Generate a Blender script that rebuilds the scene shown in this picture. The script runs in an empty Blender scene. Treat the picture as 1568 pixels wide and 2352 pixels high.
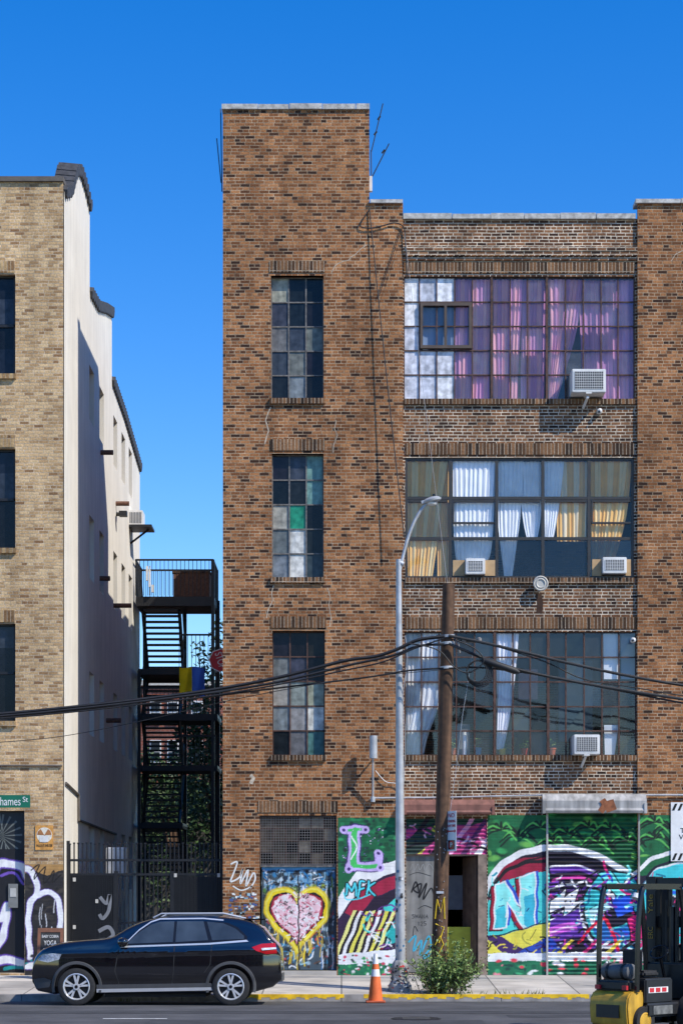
import bpy, bmesh, math, random
import numpy as np
from mathutils import Vector, Matrix
R = random.Random(7)
SC = bpy.context.scene
C = SC.collection
D0, F, HZ, VX, VY = 40.0, 4400.0, 2.0, 784.0, 2051.0
GZ = 0.284
ORG = {}
def X(px, Y=0): return (px-VX)*(D0+Y)/F
def Z(py, Y=0): return HZ+(VY-py)*(D0+Y)/F
def P(px, py, Y=0): return Vector((X(px, Y), Y, Z(py, Y)))
def lin(c):
    c = np.array(c, dtype=float)/255.
    return np.where(c <= .04045, c/12.92, ((c+.055)/1.055)**2.4)
def L3(r, g, b): return tuple(float(v) for v in lin((r, g, b)))

# ------------------------------------------------------------------ materials
def M(name, col=(.5, .5, .5), rough=.7, metal=0., var=.2, ns=6., bump=0., bs=60., attr=False, coat=0., spec=.5, streak=0., brickb=False):
    m = bpy.data.materials.new(name); m.use_nodes = True
    t = m.node_tree; b = t.nodes['Principled BSDF']; N = t.nodes.new; L = t.links.new
    g = N('ShaderNodeNewGeometry')
    no = N('ShaderNodeTexNoise'); no.inputs['Scale'].default_value = ns; no.inputs['Detail'].default_value = 7
    L(g.outputs['Position'], no.inputs['Vector'])
    mr = N('ShaderNodeMapRange'); mr.inputs[1].default_value = .3; mr.inputs[2].default_value = .7
    mr.inputs[3].default_value = 1-var; mr.inputs[4].default_value = 1+var
    L(no.outputs[0], mr.inputs[0])
    fac = mr.outputs[0]
    if streak:
        mp = N('ShaderNodeMapping'); mp.inputs['Scale'].default_value = (7, 7, .5)
        L(g.outputs['Position'], mp.inputs[0])
        n2 = N('ShaderNodeTexNoise'); n2.inputs['Scale'].default_value = 1.; n2.inputs['Detail'].default_value = 5
        L(mp.outputs[0], n2.inputs['Vector'])
        m2 = N('ShaderNodeMapRange'); m2.inputs[1].default_value = .4; m2.inputs[2].default_value = .65
        m2.inputs[3].default_value = 1.; m2.inputs[4].default_value = 1-streak
        L(n2.outputs[0], m2.inputs[0])
        mm = N('ShaderNodeMath'); mm.operation = 'MULTIPLY'; L(fac, mm.inputs[0]); L(m2.outputs[0], mm.inputs[1]); fac = mm.outputs[0]
    if attr:
        a = N('ShaderNodeAttribute'); a.attribute_name = 'Col'; base = a.outputs['Color']
    else:
        a = N('ShaderNodeRGB'); a.outputs[0].default_value = (*col, 1); base = a.outputs[0]
    vm = N('ShaderNodeVectorMath'); vm.operation = 'SCALE'
    L(base, vm.inputs[0]); L(fac, vm.inputs['Scale']); L(vm.outputs[0], b.inputs['Base Color'])
    b.inputs['Roughness'].default_value = rough; b.inputs['Metallic'].default_value = metal
    b.inputs['Coat Weight'].default_value = coat; b.inputs['Coat Roughness'].default_value = .03
    b.inputs['Specular IOR Level'].default_value = spec
    h = None
    if bump:
        n3 = N('ShaderNodeTexNoise'); n3.inputs['Scale'].default_value = bs; n3.inputs['Detail'].default_value = 5
        L(g.outputs['Position'], n3.inputs['Vector']); h = n3.outputs[0]
    if brickb:
        sp = N('ShaderNodeSeparateXYZ'); L(g.outputs['Position'], sp.inputs[0])
        cb = N('ShaderNodeCombineXYZ'); L(sp.outputs[0], cb.inputs[0]); L(sp.outputs[2], cb.inputs[1])
        bt = N('ShaderNodeTexBrick'); bt.inputs['Scale'].default_value = 1.; bt.inputs['Brick Width'].default_value = .2
        bt.inputs['Row Height'].default_value = .067; bt.inputs['Mortar Size'].default_value = .007
        L(cb.outputs[0], bt.inputs['Vector'])
        iv = N('ShaderNodeMath'); iv.operation = 'SUBTRACT'; iv.inputs[0].default_value = 1.; L(bt.outputs['Fac'], iv.inputs[1]); h = iv.outputs[0]
    if h is not None:
        bp = N('ShaderNodeBump'); bp.inputs['Strength'].default_value = bump if bump else .6; bp.inputs['Distance'].default_value = .012
        L(h, bp.inputs['Height']); L(bp.outputs[0], b.inputs['Normal'])
    return m

def brick(name, ramp, mortar, swap=False, msize=.007, bw=.2, rh=.067, dark=.28, mvar=.25):
    m = bpy.data.materials.new(name); m.use_nodes = True
    t = m.node_tree; b = t.nodes['Principled BSDF']; N = t.nodes.new; L = t.links.new
    g = N('ShaderNodeNewGeometry'); sp = N('ShaderNodeSeparateXYZ'); L(g.outputs['Position'], sp.inputs[0])
    ad = N('ShaderNodeMath'); L(sp.outputs[0], ad.inputs[0]); L(sp.outputs[1], ad.inputs[1])
    cb = N('ShaderNodeCombineXYZ')
    if swap: L(sp.outputs[2], cb.inputs[0]); L(ad.outputs[0], cb.inputs[1])
    else: L(ad.outputs[0], cb.inputs[0]); L(sp.outputs[2], cb.inputs[1])
    wn = N('ShaderNodeTexNoise'); wn.inputs['Scale'].default_value = 1.3; L(g.outputs['Position'], wn.inputs['Vector'])
    ws = N('ShaderNodeVectorMath'); ws.operation = 'SCALE'; ws.inputs['Scale'].default_value = .02; L(wn.outputs['Color'], ws.inputs[0])
    wa = N('ShaderNodeVectorMath'); L(cb.outputs[0], wa.inputs[0]); L(ws.outputs[0], wa.inputs[1])
    bt = N('ShaderNodeTexBrick'); bt.inputs['Scale'].default_value = 1.
    bt.inputs['Brick Width'].default_value = bw; bt.inputs['Row Height'].default_value = rh
    bt.inputs['Mortar Size'].default_value = msize; bt.inputs['Mortar Smooth'].default_value = .2
    bt.squash = .6; bt.squash_frequency = 3
    if swap: bt.offset = 0.; bt.squash = 1.
    bt.inputs['Color1'].default_value = (0, 0, 0, 1); bt.inputs['Color2'].default_value = (1, 1, 1, 1); bt.inputs['Mortar'].default_value = (.5, .5, .5, 1)
    L(wa.outputs[0], bt.inputs['Vector'])
    cr = N('ShaderNodeValToRGB'); e = cr.color_ramp.elements
    while len(e) < len(ramp): e.new(.5)
    for k, (p, c) in enumerate(ramp): e[k].position = p; e[k].color = (*c, 1)
    L(bt.outputs['Color'], cr.inputs[0])
    def noise(scale, lo, hi, f0=.3, f1=.7, stretch=None):
        n = N('ShaderNodeTexNoise'); n.inputs['Scale'].default_value = scale; n.inputs['Detail'].default_value = 6
        if stretch:
            mp = N('ShaderNodeMapping'); mp.inputs['Scale'].default_value = stretch; L(g.outputs['Position'], mp.inputs[0]); L(mp.outputs[0], n.inputs['Vector'])
        else: L(g.outputs['Position'], n.inputs['Vector'])
        r = N('ShaderNodeMapRange'); r.inputs[1].default_value = f0; r.inputs[2].default_value = f1; r.inputs[3].default_value = lo; r.inputs[4].default_value = hi
        L(n.outputs[0], r.inputs[0]); return r.outputs[0]
    def mul(a, c):
        k = N('ShaderNodeMath'); k.operation = 'MULTIPLY'; L(a, k.inputs[0]); L(c, k.inputs[1]); return k.outputs[0]
    f = mul(mul(noise(25, .75, 1.25), noise(.55, 1-dark, 1.12)), noise(1., 1-dark*.7, 1.08, .35, .6, (3, 3, .25)))
    mo = N('ShaderNodeRGB'); mo.outputs[0].default_value = (*mortar, 1)
    ms = N('ShaderNodeVectorMath'); ms.operation = 'SCALE'; L(mo.outputs[0], ms.inputs[0]); L(noise(3, 1-mvar*1.5, 1+mvar), ms.inputs['Scale'])
    mx = N('ShaderNodeMixRGB'); L(bt.outputs['Fac'], mx.inputs[0]); L(cr.outputs[0], mx.inputs[1]); L(ms.outputs[0], mx.inputs[2])
    vm = N('ShaderNodeVectorMath'); vm.operation = 'SCALE'; L(mx.outputs[0], vm.inputs[0]); L(f, vm.inputs['Scale'])
    L(vm.outputs[0], b.inputs['Base Color']); b.inputs['Roughness'].default_value = .88; b.inputs['Specular IOR Level'].default_value = .25
    iv = N('ShaderNodeMath'); iv.operation = 'SUBTRACT'; L(noise(40, .8, 1.2), iv.inputs[0]); L(bt.outputs['Fac'], iv.inputs[1])
    bp = N('ShaderNodeBump'); bp.inputs['Strength'].default_value = .7; bp.inputs['Distance'].default_value = .012
    L(iv.outputs[0], bp.inputs['Height']); L(bp.outputs[0], b.inputs['Normal'])
    return m

def glass(name, tint=(.8, .85, .9)):
    # per pane: Col.r = extra reflectivity, Col.g = dirt
    m = bpy.data.materials.new(name); m.use_nodes = True
    t = m.node_tree; N = t.nodes.new; L = t.links.new
    df = t.nodes['Principled BSDF']; df.inputs['Base Color'].default_value = (.5, .53, .58, 1); df.inputs['Roughness'].default_value = .6; out = t.nodes['Material Output']
    tr = N('ShaderNodeBsdfTransparent'); tr.inputs[0].default_value = (*tint, 1)
    gl = N('ShaderNodeBsdfGlossy'); gl.inputs['Roughness'].default_value = .04
    at = N('ShaderNodeAttribute'); at.attribute_name = 'Col'; sp = N('ShaderNodeSeparateColor'); L(at.outputs['Color'], sp.inputs[0])
    fr = N('ShaderNodeFresnel'); fr.inputs[0].default_value = 1.5
    ad = N('ShaderNodeMath'); L(fr.outputs[0], ad.inputs[0]); L(sp.outputs[0], ad.inputs[1])
    g = N('ShaderNodeNewGeometry'); no = N('ShaderNodeTexNoise'); no.inputs['Scale'].default_value = 1.2; L(g.outputs['Position'], no.inputs['Vector'])
    bp = N('ShaderNodeBump'); bp.inputs['Strength'].default_value = .12; bp.inputs['Distance'].default_value = .03; L(no.outputs[0], bp.inputs['Height']); L(bp.outputs[0], gl.inputs['Normal'])
    n2 = N('ShaderNodeTexNoise'); n2.inputs['Scale'].default_value = 5; n2.inputs['Detail'].default_value = 6; L(g.outputs['Position'], n2.inputs['Vector'])
    dm = N('ShaderNodeMath'); dm.operation = 'MULTIPLY'; L(n2.outputs[0], dm.inputs[0]); L(sp.outputs[1], dm.inputs[1])
    m0 = N('ShaderNodeMixShader'); L(dm.outputs[0], m0.inputs[0]); L(tr.outputs[0], m0.inputs[1]); L(df.outputs[0], m0.inputs[2])
    mx = N('ShaderNodeMixShader'); L(ad.outputs[0], mx.inputs[0]); L(m0.outputs[0], mx.inputs[1]); L(gl.outputs[0], mx.inputs[2]); L(mx.outputs[0], out.inputs[0])
    return m

br_main = brick('brown brick', [(0., (.04, .02, .013)), (.11, (.08, .036, .02)), (.2, (.19, .076, .03)), (.55, (.31, .128, .05)), (1., (.47, .215, .088))], (.48, .355, .23), mvar=.35)
br_span = brick('spandrel brick', [(0., (.035, .02, .015)), (.2, (.10, .048, .026)), (.7, (.22, .10, .046)), (1., (.32, .16, .078))], (.70, .59, .45), msize=.009, mvar=.35)
br_tan = brick('tan brick', [(0., (.24, .13, .06)), (.12, (.40, .25, .12)), (.6, (.58, .385, .195)), (1., (.68, .48, .26))], (.56, .45, .32), dark=.2)
br_sold = brick('soldier brick', [(0., (.035, .022, .015)), (.5, (.14, .07, .034)), (1., (.28, .142, .066))], (.50, .40, .29), swap=True, bw=.5, rh=.075)
br_sold_tan = brick('tan soldier brick', [(0., (.2, .11, .05)), (.5, (.38, .24, .11)), (1., (.5, .34, .17))], (.42, .33, .23), swap=True, bw=.5, rh=.075)
br_red = brick('far red brick', [(0., (.2, .05, .03)), (1., (.4, .12, .07))], (.4, .3, .25))
stucco = M('white stucco', (.78, .735, .645), .9, var=.06, ns=1.2, bump=.25, bs=14, streak=.10)
stone = M('grey stone', (.46, .45, .42), .9, var=.4, ns=9, bump=.5, bs=20)
tile = M('dark roof tile', (.05, .05, .055), .7, var=.4, ns=10)
tar = M('roof tar', (.05, .05, .05), .9)
black = M('black metal', (.012, .012, .013), .5, var=.3)
blackgloss = M('black gloss', (.01, .01, .011), .25)
rubber = M('rubber', (.018, .018, .019), .8, var=.3, ns=20)
rustf = M('rusty steel sash', (.085, .042, .03), .75, var=.5, ns=12)
greyf = M('grey sash', (.15, .14, .13), .7, var=.5, ns=14)
bronze = M('bronze aluminium', (.04, .037, .034), .45, var=.15)
whitep = M('white enamel', (.78, .77, .74), .5, var=.1, ns=4, streak=.12)
dullw = M('yellowed enamel', (.50, .48, .43), .6, var=.15, ns=8)
galv = M('galvanised steel', (.50, .51, .52), .45, metal=.3, var=.18, ns=5, streak=.15)
silver = M('bright alloy', (.74, .74, .75), .3, metal=.45, var=.05)
steel = M('weathered steel', (.5, .48, .45), .55, metal=.2, var=.25, ns=3, streak=.45)
redbox = M('red brown painted metal', (.26, .11, .08), .65, var=.2, streak=.3)
greydoor = M('grey door paint', (.24, .235, .22), .7, var=.25, ns=3, streak=.4)
wood = M('pole wood', (.12, .062, .032), .85, var=.35, ns=8, streak=.6, bump=.4, bs=40)
ply = M('plywood', (.5, .33, .17), .8, var=.15)
paintw = M('spray paint on brick', attr=True, rough=.75, var=.15, ns=5, brickb=True, streak=.15)
paintd = M('spray paint on metal', attr=True, rough=.6, var=.15, ns=7, streak=.2)
colm = M('coloured', attr=True, rough=.7, var=.15, ns=8)
panem = M('old window pane', attr=True, rough=.2, var=.4, ns=7, streak=.3, spec=.3)
cloth = M('curtain cloth', attr=True, rough=.9, var=.08, ns=3)
leafm = M('leaf', attr=True, rough=.6, var=.25, ns=6)
asphalt = M('asphalt', (.075, .074, .076), .9, var=.35, ns=1.1, bump=.7, bs=50)
concrete = M('concrete', (.46, .43, .385), .9, var=.25, ns=1.4, bump=.3, bs=30)
earth = M('earth', (.10, .09, .08), .95, var=.3, ns=2)
yellowp = M('yellow kerb paint', (.80, .50, .015), .8, var=.35, ns=5)
whiteline = M('road line white', (.6, .6, .58), .85, var=.4, ns=6)
orange = M('cone orange', (.78, .15, .03), .6, var=.15)
whiteb = M('white band', (.8, .8, .78), .5, var=.08)
redp = M('red', (.55, .02, .03), .5, var=.1)
greenp = M('sign green', (.01, .16, .09), .5, var=.08)
yellowf = M('forklift yellow', (.58, .33, .03), .5, var=.3, ns=4, streak=.3)
carpaint = M('black car paint', (.005, .005, .007), .08, var=.02, coat=1., spec=.8)
carglass = M('car window glass', (.06, .075, .085), .03, metal=.3, var=.5, ns=1.7, spec=.9)
plast = M('grey plastic cladding', (.07, .07, .072), .6, var=.1)
headl = M('headlight glass', (.55, .58, .62), .08, var=.4, ns=25, spec=.8)
taill = M('tail light', (.5, .01, .015), .12, var=.2)
cable = M('black cable', (.015, .015, .016), .6)
gls = glass('window glass', (.94, .95, .96))
gls2 = glass('blue window glass', (.95, .96, .98))
crackm = M('repaired mortar', (.50, .42, .32), .95, var=.4, ns=15)
rustpipe = M('rusty pipe', (.14, .065, .04), .8, var=.4, ns=20)
lampglass = M('lamp lens', (.8, .8, .75), .3)
sashg = M('sash grey', (.22, .21, .2), .6)
sashd = M('dark sash', (.05, .048, .045), .6)

# ------------------------------------------------------------------ builders
class B:
    def __init__(s): s.bm = bmesh.new(); s.cl = None
    def face(s, pts, mi=0, col=None):
        vs = [s.bm.verts.new(p) for p in pts]
        f = s.bm.faces.new(vs); f.material_index = mi
        if col is not None: s.paint([f], col)
        return f
    def paint(s, fs, col):
        if s.cl is None: s.cl = s.bm.loops.layers.float_color.new('Col')
        for f in fs:
            for l in f.loops: l[s.cl] = (*col, 1)
    def box(s, x0, x1, y0, y1, z0, z1, mi=0, M_=None, col=None):
        c = [Vector((x, y, z)) for z in (z0, z1) for y in (y0, y1) for x in (x0, x1)]
        if M_ is not None: c = [M_ @ p for p in c]
        vs = [s.bm.verts.new(p) for p in c]
        fs = []
        for q in ((0, 2, 3, 1), (4, 5, 7, 6), (0, 1, 5, 4), (2, 6, 7, 3), (0, 4, 6, 2), (1, 3, 7, 5)):
            f = s.bm.faces.new([vs[i] for i in q]); f.material_index = mi; fs.append(f)
        if col is not None: s.paint(fs, col)
        return fs
    def pbox(s, px0, px1, py0, py1, y0, y1, mi=0, Y=0):
        return s.box(X(px0, Y), X(px1, Y), y0, y1, Z(py1, Y), Z(py0, Y), mi)
    def tube(s, pts, r, n=8, mi=0, caps=True):
        pts = [Vector(p) for p in pts]; m = len(pts)
        rs = r if isinstance(r, (list, tuple)) else [r]*m
        prev = None; rings = []
        for i, p in enumerate(pts):
            t = (pts[min(i+1, m-1)]-pts[max(i-1, 0)])
            if t.length < 1e-9: t = Vector((0, 0, 1))
            t.normalize()
            if prev is None:
                a = Vector((0, 0, 1)) if abs(t.z) < .9 else Vector((1, 0, 0))
                u = t.cross(a).normalized()
            else:
                u = (prev-t*prev.dot(t))
                u = u.normalized() if u.length > 1e-6 else t.cross(Vector((0, 0, 1))).normalized()
            prev = u; w = t.cross(u)
            rings.append([s.bm.verts.new(p+(u*math.cos(2*math.pi*k/n)+w*math.sin(2*math.pi*k/n))*rs[i]) for k in range(n)])
        for i in range(m-1):
            for k in range(n):
                f = s.bm.faces.new([rings[i][k], rings[i][(k+1) % n], rings[i+1][(k+1) % n], rings[i+1][k]]); f.material_index = mi
        if caps:
            for rg in (rings[0][::-1], rings[-1]):
                f = s.bm.faces.new(rg); f.material_index = mi
    def lathe(s, c, prof, n=20, mi=0, axis='Z', mis=None, caps=True):
        c = Vector(c); rings = []
        for r, h in prof:
            ring = []
            for k in range(n):
                a = 2*math.pi*k/n; u, v = r*math.cos(a), r*math.sin(a)
                ring.append(s.bm.verts.new(c+(Vector((u, v, h)) if axis == 'Z' else Vector((u, h, v)) if axis == 'Y' else Vector((h, u, v)))))
            rings.append(ring)
        for i in range(len(prof)-1):
            for k in range(n):
                f = s.bm.faces.new([rings[i][k], rings[i][(k+1) % n], rings[i+1][(k+1) % n], rings[i+1][k]])
                f.material_index = mis[i] if mis else mi
        if caps:
            for rg in (rings[0], rings[-1]):
                f = s.bm.faces.new(rg); f.material_index = mi
    def ribbon(s, pts, w, Y, mi=0, col=None, smooth=True):
        if smooth: pts = catmull(pts)
        ps = [Vector((X(a), Z(b_))) for a, b_ in pts]; hw = w/110/2
        vs = []
        for i, p in enumerate(ps):
            t = (ps[min(i+1, len(ps)-1)]-ps[max(i-1, 0)])
            t = t.normalized() if t.length > 1e-9 else Vector((1, 0))
            nrm = Vector((-t.y, t.x))*hw
            vs.append([s.bm.verts.new((q.x, Y, q.y)) for q in (p+nrm, p-nrm)])
        for a, b_ in zip(vs, vs[1:]):
            f = s.bm.faces.new([a[0], a[1], b_[1], b_[0]]); f.material_index = mi
            if col is not None: s.paint([f], col)
    def hand(s, txt, x, y, w, h, wd, Y, col):
        G = {'S': [[(.9, .1), (.2, .1), (.1, .45), (.8, .55), (.9, .9), (.1, .95)]], 'H': [[(.1, 0), (.1, 1)], [(.9, 0), (.9, 1)], [(.1, .5), (.9, .5)]], 'A': [[(0, 1), (.5, 0), (1, 1)], [(.2, .65), (.8, .65)]], 'N': [[(.1, 1), (.1, 0), (.9, 1), (.9, 0)]], '1': [[(.3, .2), (.55, 0), (.55, 1)]], '2': [[(.1, .2), (.5, 0), (.9, .25), (.1, 1), (.9, 1)]], '5': [[(.9, 0), (.15, 0), (.15, .45), (.8, .5), (.85, .85), (.1, 1)]]}
        for k, c in enumerate(txt):
            for st in G[c]: s.ribbon([(x+k*w*1.3+a*w+R.uniform(-.5, .5), y+b_*h+R.uniform(-.8, .8)) for a, b_ in st], wd, Y, 0, col, False)

def catmull(pts, n=6):
    pts = [tuple(p) for p in pts]
    if len(pts) < 3: return pts
    out = []
    q = [pts[0]]+pts+[pts[-1]]
    for i in range(1, len(q)-2):
        p0, p1, p2, p3 = q[i-1:i+3]
        for k in range(n):
            t = k/n
            out.append(tuple(.5*((2*b)+(-a+c)*t+(2*a-5*b+4*c-d)*t*t+(-a+3*b-3*c+d)*t**3) for a, b, c, d in zip(p0, p1, p2, p3)))
    out.append(pts[-1]); return out

def props(o, label=None, cat=None, group=None, kind=None):
    if label: o['label'] = label
    if cat: o['category'] = cat
    if group: o['group'] = group
    if kind: o['kind'] = kind
def thing(name, label, cat, loc=(0, 0, 0), group=None, local=False):
    o = bpy.data.objects.new(name, None); C.objects.link(o); o.empty_display_size = .1
    props(o, label, cat, group)
    if not local: o.location = loc
    ORG[o.name] = Vector((0, 0, 0)) if local else Vector(loc)
    return o
def finish(me, name, mats, parent, smooth, label, cat, group, kind):
    if parent is not None: org = ORG[parent.name]
    elif kind == 'structure': org = Vector((0, 0, 0))
    else:
        n = len(me.vertices); a = np.empty(n*3); me.vertices.foreach_get('co', a); a = a.reshape(-1, 3)
        org = Vector(((a[:, 0].min()+a[:, 0].max())/2, (a[:, 1].min()+a[:, 1].max())/2, a[:, 2].min()))
    me.transform(Matrix.Translation(-org))
    for m in (mats if isinstance(mats, (list, tuple)) else [mats]): me.materials.append(m)
    o = bpy.data.objects.new(name, me); C.objects.link(o)
    if parent is not None: o.parent = parent
    else: o.location = org
    ORG[o.name] = org
    if smooth:
        me.shade_smooth()
        me.set_sharp_from_angle(angle=math.radians(smooth if smooth > 1 else 40))
    props(o, label, cat, group, kind)
    return o
def obj(name, b, mats, parent=None, smooth=0, label=None, cat=None, group=None, kind=None, recalc=True):
    if recalc: bmesh.ops.recalc_face_normals(b.bm, faces=b.bm.faces[:])
    me = bpy.data.meshes.new(name); b.bm.to_mesh(me); b.bm.free()
    return finish(me, name, mats, parent, smooth, label, cat, group, kind)
def bobj(name, mat, parent, *args, **kw):
    b = B(); b.box(*args); return obj(name, b, mat, parent, **kw)
def text(name, s, width, height, M_, mat, parent, ext=.002, label=None):
    cu = bpy.data.curves.new('t', 'FONT'); cu.body = s; cu.align_x = 'CENTER'; cu.align_y = 'CENTER'; cu.extrude = ext
    to = bpy.data.objects.new('t', cu); C.objects.link(to)
    bpy.context.view_layer.update()
    me = bpy.data.meshes.new_from_object(to.evaluated_get(bpy.context.evaluated_depsgraph_get()))
    bpy.data.objects.remove(to); bpy.data.curves.remove(cu)
    a = np.empty(len(me.vertices)*3); me.vertices.foreach_get('co', a); a = a.reshape(-1, 3)
    w = a[:, 0].max()-a[:, 0].min(); h = a[:, 1].max()-a[:, 1].min()
    cx = (a[:, 0].max()+a[:, 0].min())/2; cy = (a[:, 1].max()+a[:, 1].min())/2
    me.transform(M_ @ Matrix.Diagonal((width/w, height/h, 1, 1)) @ Matrix.Translation((-cx, -cy, 0)))
    me.materials.clear(); me.name = name
    return finish(me, name, mat, parent, 0, label, None, None, None)
FRONT = Matrix.Rotation(math.pi/2, 4, 'X')
def at(px, py, Y): return Matrix.Translation(P(px, py, Y)) @ FRONT
def ptext(name, s, x0, x1, y0, y1, Y, mat, parent, rot=0):
    sc = (D0+Y)/F
    return text(name, s, (x1-x0)*sc, (y1-y0)*sc, at((x0+x1)/2, (y0+y1)/2, Y) @ Matrix.Rotation(rot, 4, 'Z'), mat, parent)

def wallgrid(b, px0, px1, py0, py1, holes, Y, depth, mi=0):
    xs = sorted({px0, px1, *[h[i] for h in holes for i in (0, 1)]}); ys = sorted({py0, py1, *[h[i] for h in holes for i in (2, 3)]})
    xs = [x for x in xs if px0 <= x <= px1]; ys = [y for y in ys if py0 <= y <= py1]
    for xa, xb in zip(xs, xs[1:]):
        for ya, yb in zip(ys, ys[1:]):
            cx, cy = (xa+xb)/2, (ya+yb)/2
            if any(h[0] < cx < h[1] and h[2] < cy < h[3] for h in holes): continue
            b.face([(X(xa), Y, Z(yb)), (X(xb), Y, Z(yb)), (X(xb), Y, Z(ya)), (X(xa), Y, Z(ya))], mi)
    for h in holes:
        x0, x1, z0, z1 = X(h[0]), X(h[1]), Z(h[3]), Z(h[2]); d = Y+(h[4] if len(h) > 4 else depth)
        b.face([(x0, Y, z0), (x0, d, z0), (x0, d, z1), (x0, Y, z1)], mi); b.face([(x1, Y, z0), (x1, d, z0), (x1, d, z1), (x1, Y, z1)], mi)
        b.face([(x0, Y, z0), (x1, Y, z0), (x1, d, z0), (x0, d, z0)], mi); b.face([(x0, Y, z1), (x1, Y, z1), (x1, d, z1), (x0, d, z1)], mi)

class Paint:
    def __init__(s, x0, x1, y0, y1, step, bg):
        nx = max(2, int(round((x1-x0)/step))+1); ny = max(2, int(round((y1-y0)/step))+1)
        s.gx = np.linspace(x0, x1, nx); s.gy = np.linspace(y0, y1, ny); PX, PY = np.meshgrid(s.gx, s.gy)
        s.RX, s.RY = PX, PY
        s.PX = PX+1.2*np.sin(PY*.13+PX*.05)+.25*np.sin(PY*.9-PX*.5); s.PY = PY+1.2*np.sin(PX*.11-PY*.06)+.25*np.sin(PX*.8+PY*.6)
        s.c = np.zeros((ny, nx, 3)); s.c[:] = lin(bg); s.st = step; s.ext = (x0, x1, y0, y1)
    def put(s, a, col):
        a = np.clip(a, 0, 1)[..., None]; s.c = s.c*(1-a)+lin(col)*a
    def poly(s, pts, col, sm=False, ol=None, ow=4):
        if sm: pts = catmull(list(pts)+[pts[0]])[:-1]
        ins = np.zeros(s.PX.shape, bool); n = len(pts)
        for i in range(n):
            (xa, ya), (xb, yb) = pts[i], pts[(i+1) % n]
            if ya == yb: continue
            c = ((ya > s.PY) != (yb > s.PY)) & (s.PX < (xb-xa)*(s.PY-ya)/(yb-ya)+xa); ins ^= c
        s.put(ins.astype(float), col)
        if ol: s.stroke(list(pts)+[pts[0]], ow, ol, False)
    def dist(s, pts):
        d = np.full(s.PX.shape, 1e9)
        for (xa, ya), (xb, yb) in zip(pts, pts[1:]):
            dx, dy = xb-xa, yb-ya; l2 = dx*dx+dy*dy+1e-9
            t = np.clip(((s.PX-xa)*dx+(s.PY-ya)*dy)/l2, 0, 1)
            d = np.minimum(d, np.hypot(s.PX-xa-t*dx, s.PY-ya-t*dy))
        return d
    def stroke(s, pts, w, col, sm=True, soft=None, a=1):
        if sm: pts = catmull(pts, 5)
        so = soft or s.st*1.4
        s.put(a*((w/2-s.dist(pts))/so+.5), col)
    def ell(s, cx, cy, rx, ry, col, soft=.1):
        s.put((1-np.hypot((s.PX-cx)/rx, (s.PY-cy)/ry))/soft, col)
    def splat(s, n, cols, r0, r1, box=None, seed=1, asp=1.6):
        q = random.Random(seed); x0, x1, y0, y1 = box or s.ext
        for _ in range(n): s.ell(q.uniform(x0, x1), q.uniform(y0, y1), q.uniform(r0, r1)*asp, q.uniform(r0, r1), q.choice(cols), .5)
    def flick(s, n, cols, box, w0, w1, seed, ln=30):
        q = random.Random(seed)
        for _ in range(n):
            x = q.uniform(box[0], box[1]); y = q.uniform(box[2], box[3]); a = q.uniform(0, 6.28); b_ = a+q.uniform(-1.3, 1.3); l = q.uniform(.3, 1)*ln
            p1 = (x+l*math.cos(a)*.5, y+l*math.sin(a)*.5); s.stroke([(x, y), p1, (p1[0]+l*math.cos(b_)*.5, p1[1]+l*math.sin(b_)*.5)], q.uniform(w0, w1), q.choice(cols), True)
    def drips(s, n, cols, box, w=1.6, seed=2, ln=45):
        q = random.Random(seed)
        for _ in range(n):
            x = q.uniform(box[0], box[1]); y = q.uniform(box[2], box[3]); s.stroke([(x, y), (x+q.uniform(-1, 1), y+q.uniform(10, ln))], q.uniform(.6, 1.3)*w, q.choice(cols), False, a=.8)
    def build(s, name, Y, mat, parent, yf=None, label=None):
        ny, nx = s.RX.shape
        yy = np.full(s.RX.shape, Y) + (yf(s.RX, s.RY) if yf else 0)
        co = np.stack([(s.RX-VX)/110., yy, HZ+(VY-s.RY)/110.], -1).reshape(-1, 3)
        i = np.arange(ny*nx).reshape(ny, nx)
        fs = np.stack([i[1:, :-1], i[1:, 1:], i[:-1, 1:], i[:-1, :-1]], -1).reshape(-1, 4)
        me = bpy.data.meshes.new(name); me.from_pydata(co.tolist(), [], fs.tolist())
        at_ = me.color_attributes.new('Col', 'FLOAT_COLOR', 'POINT')
        c4 = np.ones((ny*nx, 4)); c4[:, :3] = np.clip(s.c.reshape(-1, 3)*1.08, 0, .88); at_.data.foreach_set('color', c4.ravel())
        return finish(me, name, mat, parent, 0, label, None, None, None)

def foliage(b, blobs, n, size, cols, seed=3, asp=.45):
    q = random.Random(seed); tot = sum(r[0]*r[1]*r[2] for _, r in blobs)
    for c, r in blobs:
        k = int(n*r[0]*r[1]*r[2]/tot)+1
        for _ in range(k):
            while True:
                v = Vector((q.uniform(-1, 1), q.uniform(-1, 1), q.uniform(-1, 1)))
                if .15 < v.length < 1.: break
            p = Vector(c)+Vector((v.x*r[0], v.y*r[1], v.z*r[2]))
            a = Vector((q.gauss(0, 1), q.gauss(0, 1), q.gauss(0, 1)*.7)).normalized(); d = a.cross(Vector((q.gauss(0, 1), q.gauss(0, 1), q.gauss(0, 1)))).normalized()
            s_ = size*q.uniform(.6, 1.4)
            col = q.choice(cols); k2 = q.uniform(.6, 1.35); col = tuple(x*k2 for x in col)
            b.face([p-a*s_, p+d*s_*asp, p+a*s_, p-d*s_*asp], 0, col)

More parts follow.
